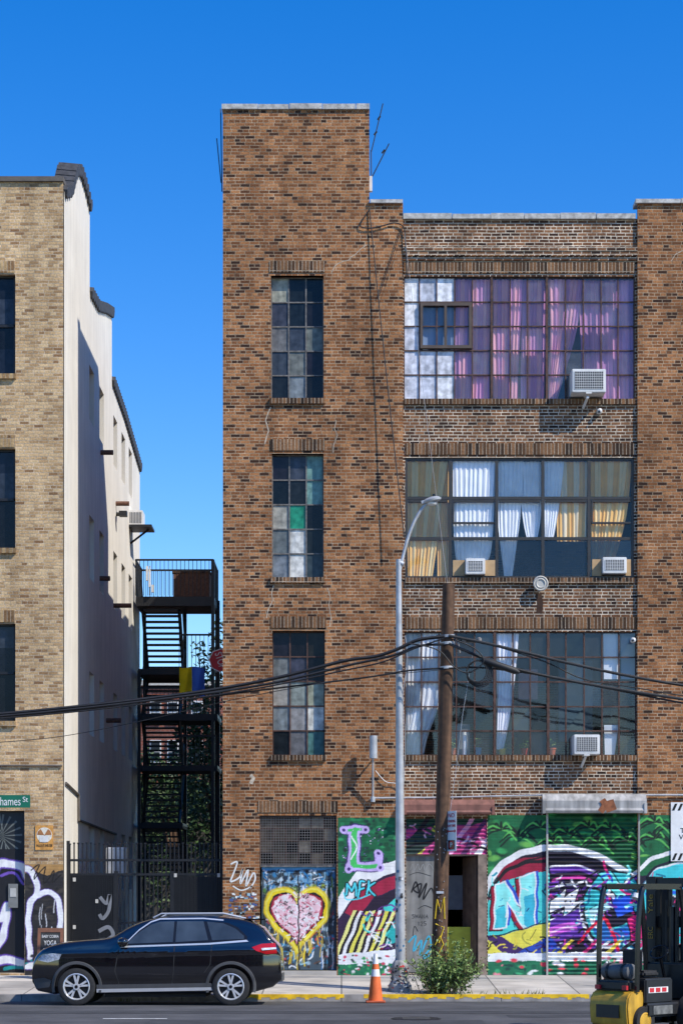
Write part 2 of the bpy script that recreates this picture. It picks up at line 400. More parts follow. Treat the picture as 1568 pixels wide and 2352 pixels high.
# ------------------------------------------------------------------ world, sun, camera
w = bpy.data.worlds.new('World'); SC.world = w; w.use_nodes = True
t = w.node_tree; bg = t.nodes['Background']
SUNV = Vector((-.62, .40, -.72)).normalized()
sky = t.nodes.new('ShaderNodeTexSky'); sky.sky_type = 'NISHITA'; sky.sun_disc = False
sky.sun_elevation = math.asin(-SUNV.z); sky.sun_rotation = math.atan2(-SUNV.x, -SUNV.y)
sky.air_density = 1.; sky.dust_density = .1; sky.ozone_density = 2.5
hs = t.nodes.new('ShaderNodeHueSaturation'); hs.inputs['Hue'].default_value = .513; hs.inputs['Saturation'].default_value = 1.46; hs.inputs['Value'].default_value = 1.4
t.links.new(sky.outputs[0], hs.inputs['Color']); t.links.new(hs.outputs[0], bg.inputs[0]); bg.inputs[1].default_value = .15
sl = bpy.data.lights.new('sun', 'SUN'); sl.energy = 5.; sl.angle = math.radians(.5); sl.color = (1., .94, .83)
so = bpy.data.objects.new('sun', sl); C.objects.link(so); so.rotation_euler = SUNV.to_track_quat('-Z', 'Y').to_euler(); so.location = (20, -20, 40)
cam = bpy.data.cameras.new('camera'); co = bpy.data.objects.new('camera', cam); C.objects.link(co)
co.location = (0, -D0, HZ); co.rotation_euler = (math.pi/2, 0, 0); cam.sensor_fit = 'VERTICAL'; cam.sensor_height = 36
cam.lens = 36*F/2352; cam.shift_y = (VY-1176)/2352; cam.clip_end = 2000; SC.camera = co
SC.view_settings.view_transform = 'Standard'; SC.view_settings.look = 'None'; SC.view_settings.exposure = 0

# ------------------------------------------------------------------ ground
def strip(name, prof, mat, x0=-60, x1=60, nx=1):
    b = B()
    for k in range(nx):
        xa = x0+(x1-x0)*k/nx; xb = x0+(x1-x0)*(k+1)/nx
        for (ya, za), (yb, zb) in zip(prof, prof[1:]): b.face([(xa, ya, za), (xb, ya, za), (xb, yb, zb), (xa, yb, zb)])
    return obj(name, b, mat, kind='structure')
strip('ground', [(-600, -.12), (-3.9, -.12), (0, .2), (1, .26), (600, .26)], earth, -600, 600)
strip('road', [(-60, 0), (-6, 0), (-4.0, -.04)], asphalt)
KZ = .08
pv = concrete.copy(); pv.name = 'pavement slabs'
tt = pv.node_tree; pb = tt.nodes['Principled BSDF']; lk = pb.inputs['Base Color'].links[0].from_socket
gg = tt.nodes.new('ShaderNodeNewGeometry'); bt = tt.nodes.new('ShaderNodeTexBrick'); bt.offset = 0; bt.inputs['Scale'].default_value = 1
bt.inputs['Brick Width'].default_value = 1.5; bt.inputs['Row Height'].default_value = 1.3; bt.inputs['Mortar Size'].default_value = .014
bt.inputs['Color1'].default_value = (.78, .78, .78, 1); bt.inputs['Color2'].default_value = (1.15, 1.12, 1.08, 1); bt.inputs['Mortar'].default_value = (.3, .3, .3, 1)
tt.links.new(gg.outputs['Position'], bt.inputs['Vector'])
mx = tt.nodes.new('ShaderNodeMixRGB'); mx.blend_type = 'MULTIPLY'; mx.inputs[0].default_value = 1; tt.links.new(lk, mx.inputs[1]); tt.links.new(bt.outputs['Color'], mx.inputs[2]); tt.links.new(mx.outputs[0], pb.inputs['Base Color'])
strip('pavement', [(-3.85, KZ+.0075), (0.05, GZ), (1.2, GZ+.004)], pv)
strip('alley_ground', [(1.2, GZ+.008), (24, GZ+.008)], M('alley concrete', (.13, .12, .115), .9, var=.3, ns=2), X(-500), X(1900))
b = B()
for k in range(40):
    xa = -60+3*k; b.box(xa+.006, xa+2.994, -4.0, -3.85, -.1, KZ+.012, 0)
obj('kerb', b, M('kerb stone', (.32, .30, .28), .9, var=.35, ns=4), kind='structure')
b = B()
for xa, xb in ((X(560, -4), X(790, -4)), (X(835, -4), X(1352, -4))):
    n = int((xb-xa)/.08)
    for k in range(n):
        u, v = xa+(xb-xa)*k/n, xa+(xb-xa)*(k+1)/n; zl = KZ-.055+.02*math.sin(k*1.7)+R.uniform(-.012, .012)
        b.face([(u, -4.003, zl), (v, -4.003, zl), (v, -4.003, KZ+.0145), (u, -4.003, KZ+.0145)])
    b.face([(xa, -4.003, KZ+.0145), (xb, -4.003, KZ+.0145), (xb, -3.9, KZ+.0145), (xa, -3.9, KZ+.0145)])
obj('kerb_paint', b, yellowp, kind='structure')
b = B()
b.face([(X(238, -9.5), -9.62, .004), (X(385, -9.5), -9.62, .004), (X(385, -9.5), -9.5, .004), (X(238, -9.5), -9.5, .004)])
obj('road_line', b, whiteline, kind='structure')
b = B()
for xa, xb, ya, yb in ((-9, 9, -8.2, -7.6), (-3, 2.2, -11.6, -9.9), (2.7, 12, -9.2, -8.7)):
    b.face([(xa, ya, .004), (xb, ya-.1, .004), (xb, yb, .004), (xa, yb+.1, .004)])
obj('road_patch', b, M('tar patch', (.045, .045, .047), .9, var=.3, ns=2), kind='structure')
mh = thing('manhole_cover', 'round dark iron manhole cover set in the road in front of the lamp post', 'manhole cover', (X(955, -9.6), -9.6, 0))
b = B(); b.lathe((X(955, -9.6), -9.6, 0), [(.0, .012), (.3, .012), (.34, .010), (.38, .014), (.40, .004)], 28)
obj('rim', b, black, mh)
b = B()
for k in range(5): b.box(X(955, -9.6)-.22, X(955, -9.6)+.22, -9.8+.1*k, -9.77+.1*k, .012, .02)
obj('cover', b, M('iron', (.09, .085, .08), .6), mh)

# ------------------------------------------------------------------ main brick building
bld = thing('brick_loft_building', 'dark brown brick loft building with a tall windowless-topped stair tower and murals at street level', 'building', (X(1000), 0, GZ))
TW = [(622, 743, 633, 916), (624, 743, 1042, 1327), (625, 746, 1449, 1735)]
BW = [(927, 1458, 633, 916), (930, 1456, 1050, 1327), (928, 1462, 1450, 1735)]
b = B()
wallgrid(b, 512, 848, 250, 2262, TW+[(596, 773, 1873, 2230, .3)], 0, .3)
wallgrid(b, 848, 925, 466, 2262, [], 0, .2)
BY = .06
wallgrid(b, 925, 1463, 500, 2262, BW+[(932, 1118, 1880, 2240, .9)], BY, .3, 1)
wallgrid(b, 1463, 1900, 466, 2262, [], 0, .2)
zt, zp, zm, zr = Z(250), Z(466), Z(500), 13.3
x0, x1, x2, x3, x4 = X(512), X(848), X(925), X(1463), X(1900); g0 = .1
for xx in (x2, x3):
    b.face([(xx, 0, g0), (xx, BY, g0), (xx, BY, zp), (xx, 0, zp)])
b.face([(x0, 0, g0), (x0, 3.5, g0), (x0, 3.5, zt), (x0, 0, zt)]); b.face([(x1, 0, zp-1.2), (x1, 3.5, zp-1.2), (x1, 3.5, zt), (x1, 0, zt)])
b.face([(x0, 3.5, zr-.4), (x1, 3.5, zr-.4), (x1, 3.5, zt), (x0, 3.5, zt)])
b.face([(x0, 3.5, g0), (x0, 14, g0), (x0, 14, zr), (x0, 3.5, zr)])
b.face([(x0, 14, g0), (x4, 14, g0), (x4, 14, zr), (x0, 14, zr)]); b.face([(x1, 14, zr), (x4, 14, zr), (x4, 14, zm), (x1, 14, zm)])
b.face([(x1, 3.5, zr-.4), (x1, 14, zr-.4), (x1, 14, zm), (x1, 3.5, zm)]); b.face([(x4, 0, g0), (x4, 14, g0), (x4, 14, zm), (x4, 0, zm)])
b.face([(x1, .3, zp-1.), (x4, .3, zp-1.), (x4, .3, zm), (x1, .3, zm)])
for k, (ya, yb, pr) in enumerate(((568, 577, -.03), (577, 588, -.015), (588, 597, 0.02))): b.box(x2+.004, x3-.004, pr, BY+.02, Z(yb), Z(ya), 1)
obj('wall', b, [br_main, br_span], bld, recalc=False)
bobj('tower_roof', tar, bld, x0+.02, x1-.02, .02, 3.48, zt-.5, zt-.4); bobj('rear_roof', tar, bld, x0+.02, x1-.02, 3.52, 13.98, zr-.3, zr-.2); bobj('roof', tar, bld, x1+.02, x4-.02, .32, 13.98, zm-.9, zm-.8)
intm = M('interior plaster', (.06, .056, .052), .9)
for py in (975, 1385, 1800): bobj('floor_slab', intm, bld, x0+.3, x4-.3, .4, 13.9, Z(py)-.15, Z(py)+.15)
bobj('stair_wall', intm, bld, X(855), X(915), .5, 13.8, .3, 15.)
def coping(px0, px1, py0, py1, y0, y1):
    b = B(); q = px0
    while q < px1-4:
        e = min(px1, q+R.uniform(70, 120)); j = R.uniform(-1.5, 1.5)
        if px1-e < 30: e = px1
        b.box(X(q)+.006, X(e)-.006, y0-R.uniform(0, .02), y1, Z(py1), Z(py0+j)); q = e
    obj('coping', b, stone, bld)
coping(509, 849, 241, 252, -.04, .34); coping(849, 925, 459, 468, -.05, .34); coping(925, 1459, 490, 502, BY-.05, .34); coping(1457, 1900, 459, 468, -.05, .34)
for (h, col) in [(h, 0) for h in TW]+[((596, 773, 1873, 2230), 0)]+[(h, 1) for h in BW]:
    e = 3 if col == 0 else 0; Yp = 0 if col == 0 else BY
    bobj('lintel', br_sold, bld, X(h[0]-e)+.003, X(h[1]+e)-.003, Yp-.018, Yp+.04, Z(h[2]-7), Z(h[2]-33))
    if h[3] < 2000:
        bobj('sill', br_sold, bld, X(h[0]-e)+.003, X(h[1]+e)-.003, Yp-.06, Yp+.12, Z(h[3]+12), Z(h[3])+.004)
        bobj('steel_lintel', rustf, bld, X(h[0]), X(h[1]), Yp+.005, Yp+.12, Z(h[2]), Z(h[2]-7))
for pts, wd in (([(762, 626), (768, 612), (775, 606), (788, 600), (800, 598), (806, 590), (815, 585), (828, 572), (842, 562)], 1.8), ([(622, 935), (616, 948), (610, 965), (617, 990), (612, 1004), (608, 1020)], 2.6), ([(772, 965), (768, 985), (775, 1000), (766, 1022), (765, 1040)], 1.5), ([(628, 1345), (624, 1362), (626, 1380), (616, 1400), (612, 1420)], 1.8), ([(752, 1350), (758, 1372), (755, 1390), (760, 1415), (757, 1440)], 1.5), ([(1540, 600), (1550, 584), (1566, 576), (1590, 560)], 1.5), ([(575, 1780), (582, 1787), (576, 1800)], 9)):
    b = B(); b.ribbon(pts, wd, -.003, smooth=False); obj('repaired_crack', b, crackm, bld)

def gridwin(xs, ys, Y, bar, fm, panes=None, gmat=None, thick=(), tname='window', d=.05, label=None, refl=(0., .05), dirt=(.05, .3), tilt=.004):
    b = B()
    for x in xs:
        hw = (bar*2 if x in thick else bar)/2
        b.box(X(x-hw), X(x+hw), Y-(.03 if x in thick else 0), Y+d, Z(ys[-1]), Z(ys[0]))
    for y in ys: b.box(X(xs[0]), X(xs[-1]), Y+.004, Y+d-.004, Z(y)-bar/220, Z(y)+bar/220)
    f = obj(tname, b, fm, bld, label=label)
    bo, bg_ = B(), B(); no = ng = 0
    for i in range(len(xs)-1):
        for j in range(len(ys)-1):
            c = panes(i, j) if panes else None
            if c == 'skip': continue
            o = [R.uniform(-tilt, tilt) for _ in range(4)]; Yg = Y+.025
            q4 = [(X(xs[i]), Yg+o[0], Z(ys[j+1])), (X(xs[i+1]), Yg+o[1], Z(ys[j+1])), (X(xs[i+1]), Yg+o[2], Z(ys[j])), (X(xs[i]), Yg+o[3], Z(ys[j]))]
            if c: bo.face(q4, 0, L3(*c)); no += 1
            else: bg_.face(q4, 0, (R.uniform(*refl), R.uniform(*dirt), 0)); ng += 1
    if no: obj('frosted_pane' if ng else 'pane', bo, panem, f)
    if ng: obj('pane', bg_, gmat, f)
    return f
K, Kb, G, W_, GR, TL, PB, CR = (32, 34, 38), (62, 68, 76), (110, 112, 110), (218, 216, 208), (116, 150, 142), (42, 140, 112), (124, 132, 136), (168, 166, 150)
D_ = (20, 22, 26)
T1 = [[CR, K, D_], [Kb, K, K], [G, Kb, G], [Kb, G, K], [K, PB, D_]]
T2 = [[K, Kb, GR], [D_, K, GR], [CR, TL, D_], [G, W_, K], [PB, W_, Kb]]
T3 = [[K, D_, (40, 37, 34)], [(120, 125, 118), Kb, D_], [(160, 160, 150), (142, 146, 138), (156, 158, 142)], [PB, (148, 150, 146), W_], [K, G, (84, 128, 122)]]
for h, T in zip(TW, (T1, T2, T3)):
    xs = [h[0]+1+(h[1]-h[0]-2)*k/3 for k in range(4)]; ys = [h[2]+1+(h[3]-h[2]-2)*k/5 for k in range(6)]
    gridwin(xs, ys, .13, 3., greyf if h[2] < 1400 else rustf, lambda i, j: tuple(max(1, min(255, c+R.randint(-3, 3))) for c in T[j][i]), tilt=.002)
xs1 = [928, 963, 1003, 1044, 1085, 1129, 1172, 1212, 1256, 1299, 1340, 1381, 1420, 1457]; ys1 = [634, 690, 746, 802, 858, 915]
def p1(i, j):
    if i in (1, 2, 3) and j in (1, 2): return None
    if i < 3: return R.choice([(226, 226, 232), (236, 236, 238), (214, 216, 226), (242, 242, 242)])
    return None
w1 = gridwin(xs1, ys1, BY+.04, 2.6, rustf, p1, gls, thick=(1129, 1256), label='top storey steel window with mauve and white curtains', refl=(0, .03), dirt=(.05, .3))
b = B()
for a in ((965, 1083, 693, 700), (965, 1083, 791, 798), (965, 971, 700, 791), (1077, 1083, 700, 791), (1020, 1026, 700, 791)): b.pbox(a[0], a[1], a[2], a[3], BY-.01, BY+.1)
ss = obj('sliding_sash', b, M('brown sash', (.10, .07, .05), .5), w1)
xs2 = [932, 1034, 1141, 1247, 1353, 1454]; ys2 = [1052, 1142, 1235, 1325]
w2 = gridwin(xs2, ys2, BY+.03, 7, bronze, None, gls2, d=.06, label='middle storey bronze framed window with tan and white curtains', refl=(.01, .035), dirt=(0, .03), tilt=.003)
for a, c in zip(xs2, xs2[1:]):
    b = B(); b.pbox(a+6, c-6, 1147, 1151, BY+.02, BY+.085)
    if a in (1034, 1353): b.pbox(a+6, c-6, 1197, 1201, BY+.02, BY+.085); b.pbox(a+5, a+9, 1147, 1201, BY+.025, BY+.085)
    obj('meeting_rail', b, bronze, w2)
xs3 = [930, 968, 1008, 1048, 1090, 1136, 1178, 1218, 1259, 1300, 1342, 1383, 1422, 1461]; ys3 = [1451, 1508, 1565, 1622, 1678, 1734]
w3 = gridwin(xs3, ys3, BY+.04, 3., rustf, None, gls, thick=(1136, 1259), label='lower storey steel window with potted plants on its sill', refl=(0., .05), dirt=(0, .12), tilt=.0025)
def curtain(parent, poly_, Y, col, folds=9, amp=.035, label=None, col2=None):
    b = B(); nu = folds*8; rows = []
    ph = R.uniform(0, 6)
    pr = catmull(poly_, 5) if len(poly_) > 2 else [tuple(a+(c-a)*k/6 for a, c in zip(poly_[0], poly_[1])) for k in range(7)]
    for py, xa, xb in pr:
        rows.append([b.bm.verts.new((X(xa+(xb-xa)*u/nu+1.2*math.sin(u*.9+py*.02)), Y+amp*math.sin(u/nu*folds*2*math.pi+ph+.6*math.sin(u*.23+py*.01)), Z(py))) for u in range(nu+1)])
    for r0, r1 in zip(rows, rows[1:]):
        for k in range(nu):
            f = b.bm.faces.new([r1[k], r1[k+1], r0[k+1], r0[k]])
            c = col if not col2 or math.sin(k/nu*folds*2.3+1) > -.2 else col2
            b.paint([f], L3(*c))
    return obj('curtain', b, cloth, parent, smooth=60, recalc=False)
MV, PK, WH, TN = (214, 150, 192), (246, 178, 190), (252, 252, 252), (250, 196, 108)
Yc = BY+.12
curtain(w1, [(636, 928, 968), (915, 928, 966)], Yc, WH, 3, .012); curtain(w1, [(636, 970, 1046), (915, 966, 1048)], Yc+.02, (130, 150, 180), 4, .012)
curtain(w1, [(636, 1046, 1128), (915, 1046, 1124)], Yc, MV, 8, .016, col2=PK)
curtain(w1, [(636, 1132, 1200), (915, 1134, 1190)], Yc, PK, 7, .016, col2=MV); curtain(w1, [(636, 1198, 1256), (915, 1198, 1252)], Yc+.03, MV, 6, .016, col2=PK)
curtain(w1, [(636, 1260, 1345), (760, 1264, 1325), (850, 1262, 1300), (915, 1262, 1280)], Yc, PK, 8, .018, col2=MV)
curtain(w1, [(636, 1330, 1457), (780, 1335, 1457), (915, 1345, 1457)], Yc+.04, MV, 10, .016, col2=(190, 130, 178))
Yc2 = BY+.115
curtain(w2, [(1055, 934, 1030), (1200, 936, 1010), (1325, 936, 992)], Yc2, TN, 8, .014, col2=(252, 224, 160)); curtain(w2, [(1055, 1000, 1042), (1325, 1004, 1032)], Yc2+.03, TN, 5, .014)
curtain(w2, [(1055, 1040, 1142), (1240, 1044, 1130), (1283, 1048, 1122)], Yc2, WH, 9, .012)
curtain(w2, [(1055, 1143, 1202), (1180, 1145, 1197), (1250, 1150, 1188), (1325, 1158, 1176)], Yc2, WH, 6, .014); curtain(w2, [(1055, 1192, 1248), (1180, 1202, 1244), (1235, 1212, 1236)], Yc2+.02, WH, 6, .014)
curtain(w2, [(1055, 1248, 1296), (1180, 1250, 1282), (1235, 1252, 1272)], Yc2, WH, 5, .012); curtain(w2, [(1055, 1280, 1352), (1240, 1282, 1348)], Yc2+.03, TN, 7, .014, col2=(252, 232, 190))
curtain(w2, [(1055, 1356, 1454), (1180, 1358, 1440), (1325, 1362, 1400)], Yc2, TN, 9, .014, col2=(252, 222, 160))
curtain(w3, [(1452, 966, 1020), (1600, 952, 1012), (1690, 935, 982), (1734, 934, 972)], Yc2, WH, 5, .016); curtain(w3, [(1452, 1142, 1192), (1600, 1142, 1180), (1720, 1140, 1156)], Yc2, (248, 246, 252), 5, .016)
curtain(w3, [(1452, 932, 964), (1734, 932, 950)], Yc2+.02, (220, 215, 210), 3, .014)
b = B(); b.face([P(1386, 1560, Yc), P(1420, 1560, Yc), P(1422, 1455, Yc), P(1384, 1455, Yc)], 0, L3(245, 247, 250)); obj('paper_blind', b, cloth, w3)
b = B(); b.face([P(1388, 1734, Yc), P(1410, 1734, Yc), P(1420, 1665, Yc), P(1386, 1665, Yc)], 0, L3(220, 224, 228)); obj('paper_blind', b, cloth, w3)
b = B(); b.face([P(1425, 1560, Yc+.1), P(1460, 1560, Yc+.1), P(1460, 1455, Yc+.1), P(1425, 1455, Yc+.1)], 0, L3(140, 155, 170)); obj('paper_blind', b, cloth, w3)
for a in ((1180, 1290, 1.2, 1.6, 1735, 1640, (90, 80, 70)), (1195, 1240, .55, .6, 1600, 1530, (150, 110, 110)), (1050, 1085, .9, 1., 1735, 1655, (140, 140, 145)), (1300, 1380, 1.4, 1.6, 1690, 1500, (70, 85, 95))):
    b = B(); b.box(X(a[0]), X(a[1]), a[2], a[3], Z(a[4]), Z(a[5]), col=L3(*a[6])); obj('room_furniture', b, colm, w3)
sc_ = bpy.data.materials.new('insect screen'); sc_.use_nodes = True; tn = sc_.node_tree; tr = tn.nodes.new('ShaderNodeBsdfTransparent'); df = tn.nodes['Principled BSDF']; df.inputs['Base Color'].default_value = (.07, .075, .085, 1); ck = tn.nodes.new('ShaderNodeTexNoise'); ck.inputs['Scale'].default_value = 3; mp_ = tn.nodes.new('ShaderNodeMapRange'); mp_.inputs[3].default_value = .45; mp_.inputs[4].default_value = .65; tn.links.new(ck.outputs[0], mp_.inputs[0]); mxs = tn.nodes.new('ShaderNodeMixShader'); tn.links.new(mp_.outputs[0], mxs.inputs[0]); tn.links.new(tr.outputs[0], mxs.inputs[1]); tn.links.new(df.outputs[0], mxs.inputs[2]); tn.links.new(mxs.outputs[0], tn.nodes['Material Output'].inputs[0])
for a in (1249, 1355):
    b = B(); b.face([(X(a+2), BY+.07, Z(1324)), (X(a+96), BY+.07, Z(1324)), (X(a+96), BY+.07, Z(1240)), (X(a+2), BY+.07, Z(1240))]); obj('insect_screen', b, sc_, w2)
for a in ((1040, 1067, 1285, 1321), (1114, 1137, 1285, 1321), (1360, 1381, 1283, 1321), (1437, 1449, 1283, 1321)):
    b = B(); b.pbox(*a, BY+.02, BY+.04); obj('plywood_infill', b, ply, w2)

# ground floor: transom and heart door
xs = [598+k*29 for k in range(7)]; ys = [1876, 1903, 1931, 1959, 1986]
def trp(i, j): return R.choice([(22, 22, 24), (82, 74, 64), (98, 86, 74), (110, 98, 84), (26, 24, 24), (140, 130, 114), (60, 53, 48)])
tf = gridwin(xs, ys, .10, 2.6, rustf, trp, tname='transom_window')
b = B()
for k in range(30):
    x = 598+k*6; b.box(X(x)-.003, X(x)+.003, .04, .046, Z(1986), Z(1876))
for k in range(19):
    y = 1876+k*6; b.box(X(598), X(772), .047, .053, Z(y)-.003, Z(y)+.003)
obj('wire_mesh', b, sashg, tf)
def ragged(pt, box, cols, n, seed, r0=1.5, r1=6): pt.splat(n, cols, r0, r1, box, seed, 1.2)
hd = Paint(600, 772, 1988, 2228, 1.1, (66, 82, 92))
ragged(hd, (600, 772, 1988, 2045), [(170, 196, 210), (50, 125, 175), (225, 228, 230), (20, 45, 70), (110, 155, 185), (25, 25, 30)], 90, 3, 3, 9)
hd.flick(90, [(220, 226, 230), (40, 120, 175), (20, 30, 45), (120, 170, 200), (20, 20, 22)], (600, 772, 1992, 2050), 1.5, 4, 51, 30)
ragged(hd, (605, 768, 2035, 2095), [(110, 140, 40), (50, 90, 46), (150, 165, 60), (28, 34, 30), (80, 120, 56)], 70, 4, 3, 9)
hd.flick(60, [(40, 60, 40), (130, 150, 50), (22, 24, 22), (160, 180, 120)], (605, 768, 2035, 2095), 1.5, 4, 52, 24)
ragged(hd, (600, 772, 2095, 2228), [(50, 120, 160), (150, 175, 188), (22, 40, 50), (64, 52, 46), (20, 20, 24)], 90, 5, 3, 9)
hd.flick(150, [(60, 140, 185), (220, 226, 230), (20, 30, 38), (22, 20, 20), (200, 60, 70), (150, 195, 210), (90, 70, 60)], (600, 772, 2095, 2226), 1.2, 4, 53, 26)
hd.drips(60, [(30, 120, 185), (240, 240, 240), (20, 45, 80), (18, 18, 20)], (602, 770, 1992, 2190), 2, ln=70)
hd.drips(50, [(20, 20, 22), (35, 40, 44)], (602, 636, 2030, 2190), 2.4, 31, 80); hd.drips(50, [(20, 20, 22), (35, 40, 44), (230, 230, 232)], (738, 770, 2030, 2190), 2.2, 32, 80)
def heart(s, cx=682, cy=2102, wob=0, sd=1):
    pts = []; q = random.Random(sd)
    for k in range(60):
        a = 2*math.pi*k/60; j = s*(1+q.uniform(-wob, wob)); pts.append((cx+j*16*math.sin(a)**3, cy-j*1.12*(13*math.cos(a)-5*math.cos(2*a)-2*math.cos(3*a)-math.cos(4*a))))
    return pts+[pts[0]]
hd.stroke(heart(4.35, wob=.02), 14, (240, 206, 24), False, 5); hd.stroke(heart(4.5, wob=.03, sd=4), 3, (250, 235, 120), False, 3, .7)
hd.drips(34, [(240, 206, 24), (225, 190, 30)], (622, 742, 2110, 2170), 2, 61, 40); hd.drips(16, [(240, 206, 24)], (664, 700, 2176, 2200), 2, 62, 30)
hd.poly(heart(3.98, wob=.02), (22, 14, 20)); hd.poly(heart(3.75, wob=.03, sd=7), (165, 36, 58)); hd.poly(heart(3.5, wob=.05, sd=8), (234, 194, 202))
q = random.Random(12)
def inheart(x, y): return ((x-682)/58)**2+((y-2105)/62)**2 < .9 and y < 2180-abs(x-682)*1.3
for _ in range(420):
    x, y = q.uniform(628, 737), q.uniform(2052, 2178)
    if inheart(x, y): hd.stroke([(x, y), (x+q.uniform(-5, 5), y+q.uniform(-4, 4)), (x+q.uniform(-7, 7), y+q.uniform(-6, 6))], q.uniform(1, 2.6), q.choice([(248, 238, 240), (250, 246, 246), (252, 250, 250), (190, 60, 90), (36, 26, 32), (46, 34, 42), (222, 140, 160), (245, 225, 230)]), True)
hd.stroke([(685, 1990), (686, 2228)], 3.5, (40, 40, 45), False); hd.stroke([(602, 1990), (602, 2226)], 5, (45, 60, 70), False); hd.stroke([(770, 1990), (770, 2226)], 5, (45, 60, 70), False)
hd.stroke([(604, 1994), (768, 1994)], 7, (80, 150, 200), False, a=.8)
hd.build('door', .12, paintd, bld, label='steel double door painted with a pink heart in a yellow outline')
bobj('door_step', concrete, bld, X(596), X(773), -.02, .3, Z(2240), Z(2230)+.002); b = B(); b.pbox(598, 772, 1985, 1991, .06, .14); obj('transom_bar', b, greyf, bld)

# mural left
ml = Paint(776, 912, 1878, 2240, 1.1, (16, 100, 62))
ragged(ml, (776, 912, 1878, 2000), [(8, 76, 48), (28, 126, 78), (12, 62, 52), (46, 150, 92), (16, 50, 42)], 110, 6, 2, 9)
ml.poly([(776, 2090), (830, 2020), (912, 1990), (912, 2240), (776, 2240)], (45, 25, 62), True)
ml.poly([(776, 2060), (820, 2000), (912, 1975), (912, 2000), (840, 2030), (790, 2090), (776, 2110)], (242, 244, 246))
ml.poly([(790, 2095), (840, 2035), (912, 2008), (912, 2040), (860, 2060), (815, 2110)], (160, 26, 62)); ml.poly([(815, 2110), (862, 2062), (912, 2042), (912, 2075), (870, 2090), (838, 2125)], (30, 16, 44))
ml.poly([(838, 2125), (870, 2092), (912, 2076), (912, 2130), (860, 2150)], (100, 48, 140)); ml.poly([(850, 2150), (912, 2110), (912, 2165), (870, 2175)], (32, 160, 160)); ml.poly([(880, 2085), (912, 2060), (912, 2078), (890, 2100)], (66, 205, 195))
for k in range(7):
    x = 776+k*15; ml.poly([(x-8, 2195), (x+34, 2092), (x+42, 2092), (x, 2195)], [(240, 230, 140), (244, 244, 244), (230, 222, 90)][k % 3]); ml.poly([(x, 2195), (x+42, 2092), (x+47, 2092), (x+6, 2195)], (16, 14, 24))
ml.flick(40, [(20, 14, 34), (160, 26, 62), (66, 205, 195), (240, 240, 244), (100, 48, 140)], (840, 912, 2080, 2180), 1.5, 4, 57, 28)
ml.poly([(776, 2192), (912, 2180), (912, 2212), (776, 2215)], (225, 228, 230)); ml.poly([(776, 2215), (912, 2212), (912, 2242), (776, 2242)], (25, 115, 78)); ragged(ml, (776, 912, 2195, 2240), [(60, 160, 95), (200, 60, 90), (230, 230, 230), (15, 60, 50)], 80, 8)
LI, LG, DK = (200, 178, 236), (66, 190, 95), (62, 36, 108)
for wd, cl in ((32, DK), (26, LI)):
    ml.stroke([(792, 1906), (836, 1906)], wd*.7, cl, False); ml.stroke([(814, 1908), (812, 1988)], wd, cl, False); ml.stroke([(804, 1990), (866, 1990)], wd*.8, cl, False); ml.stroke([(868, 1990), (869, 1964)], wd*.7, cl, False)
ml.stroke([(814, 1908), (812, 1986)], 14, LG, False); ml.stroke([(808, 1990), (864, 1990)], 9, LG, False); ml.stroke([(797, 1906), (832, 1906)], 6, LG, False)
for p in ((788, 1906), (840, 1906), (869, 1960), (874, 1994), (800, 1996)): ml.ell(*p, 10, 10, LI, .15); ml.ell(*p, 4.5, 4.5, DK, .3)
ml.stroke([(808, 1920), (818, 1945), (807, 1975)], 3, (235, 245, 250)); ragged(ml, (784, 880, 1896, 2004), [(225, 208, 245), (150, 120, 200), (110, 80, 160)], 45, 14, .8, 2)
for wd, cl in ((10, (15, 20, 30)), (4, (80, 215, 230))):
    ml.stroke([(794, 2056), (798, 2030), (806, 2046), (815, 2028), (818, 2056)], wd, cl, False); ml.stroke([(836, 2026), (826, 2028), (823, 2060)], wd, cl); ml.stroke([(823, 2043), (834, 2041)], wd, cl, False); ml.stroke([(846, 2024), (843, 2054)], wd, cl, False); ml.stroke([(859, 2026), (846, 2040), (861, 2057)], wd, cl)
ml.stroke([(788, 2052), (800, 2068), (850, 2056)], 3, (80, 215, 230))
ml.build('wall_mural', -.004, paintw, bld, label='green mural panel with looping lilac letter and diagonal stripes')

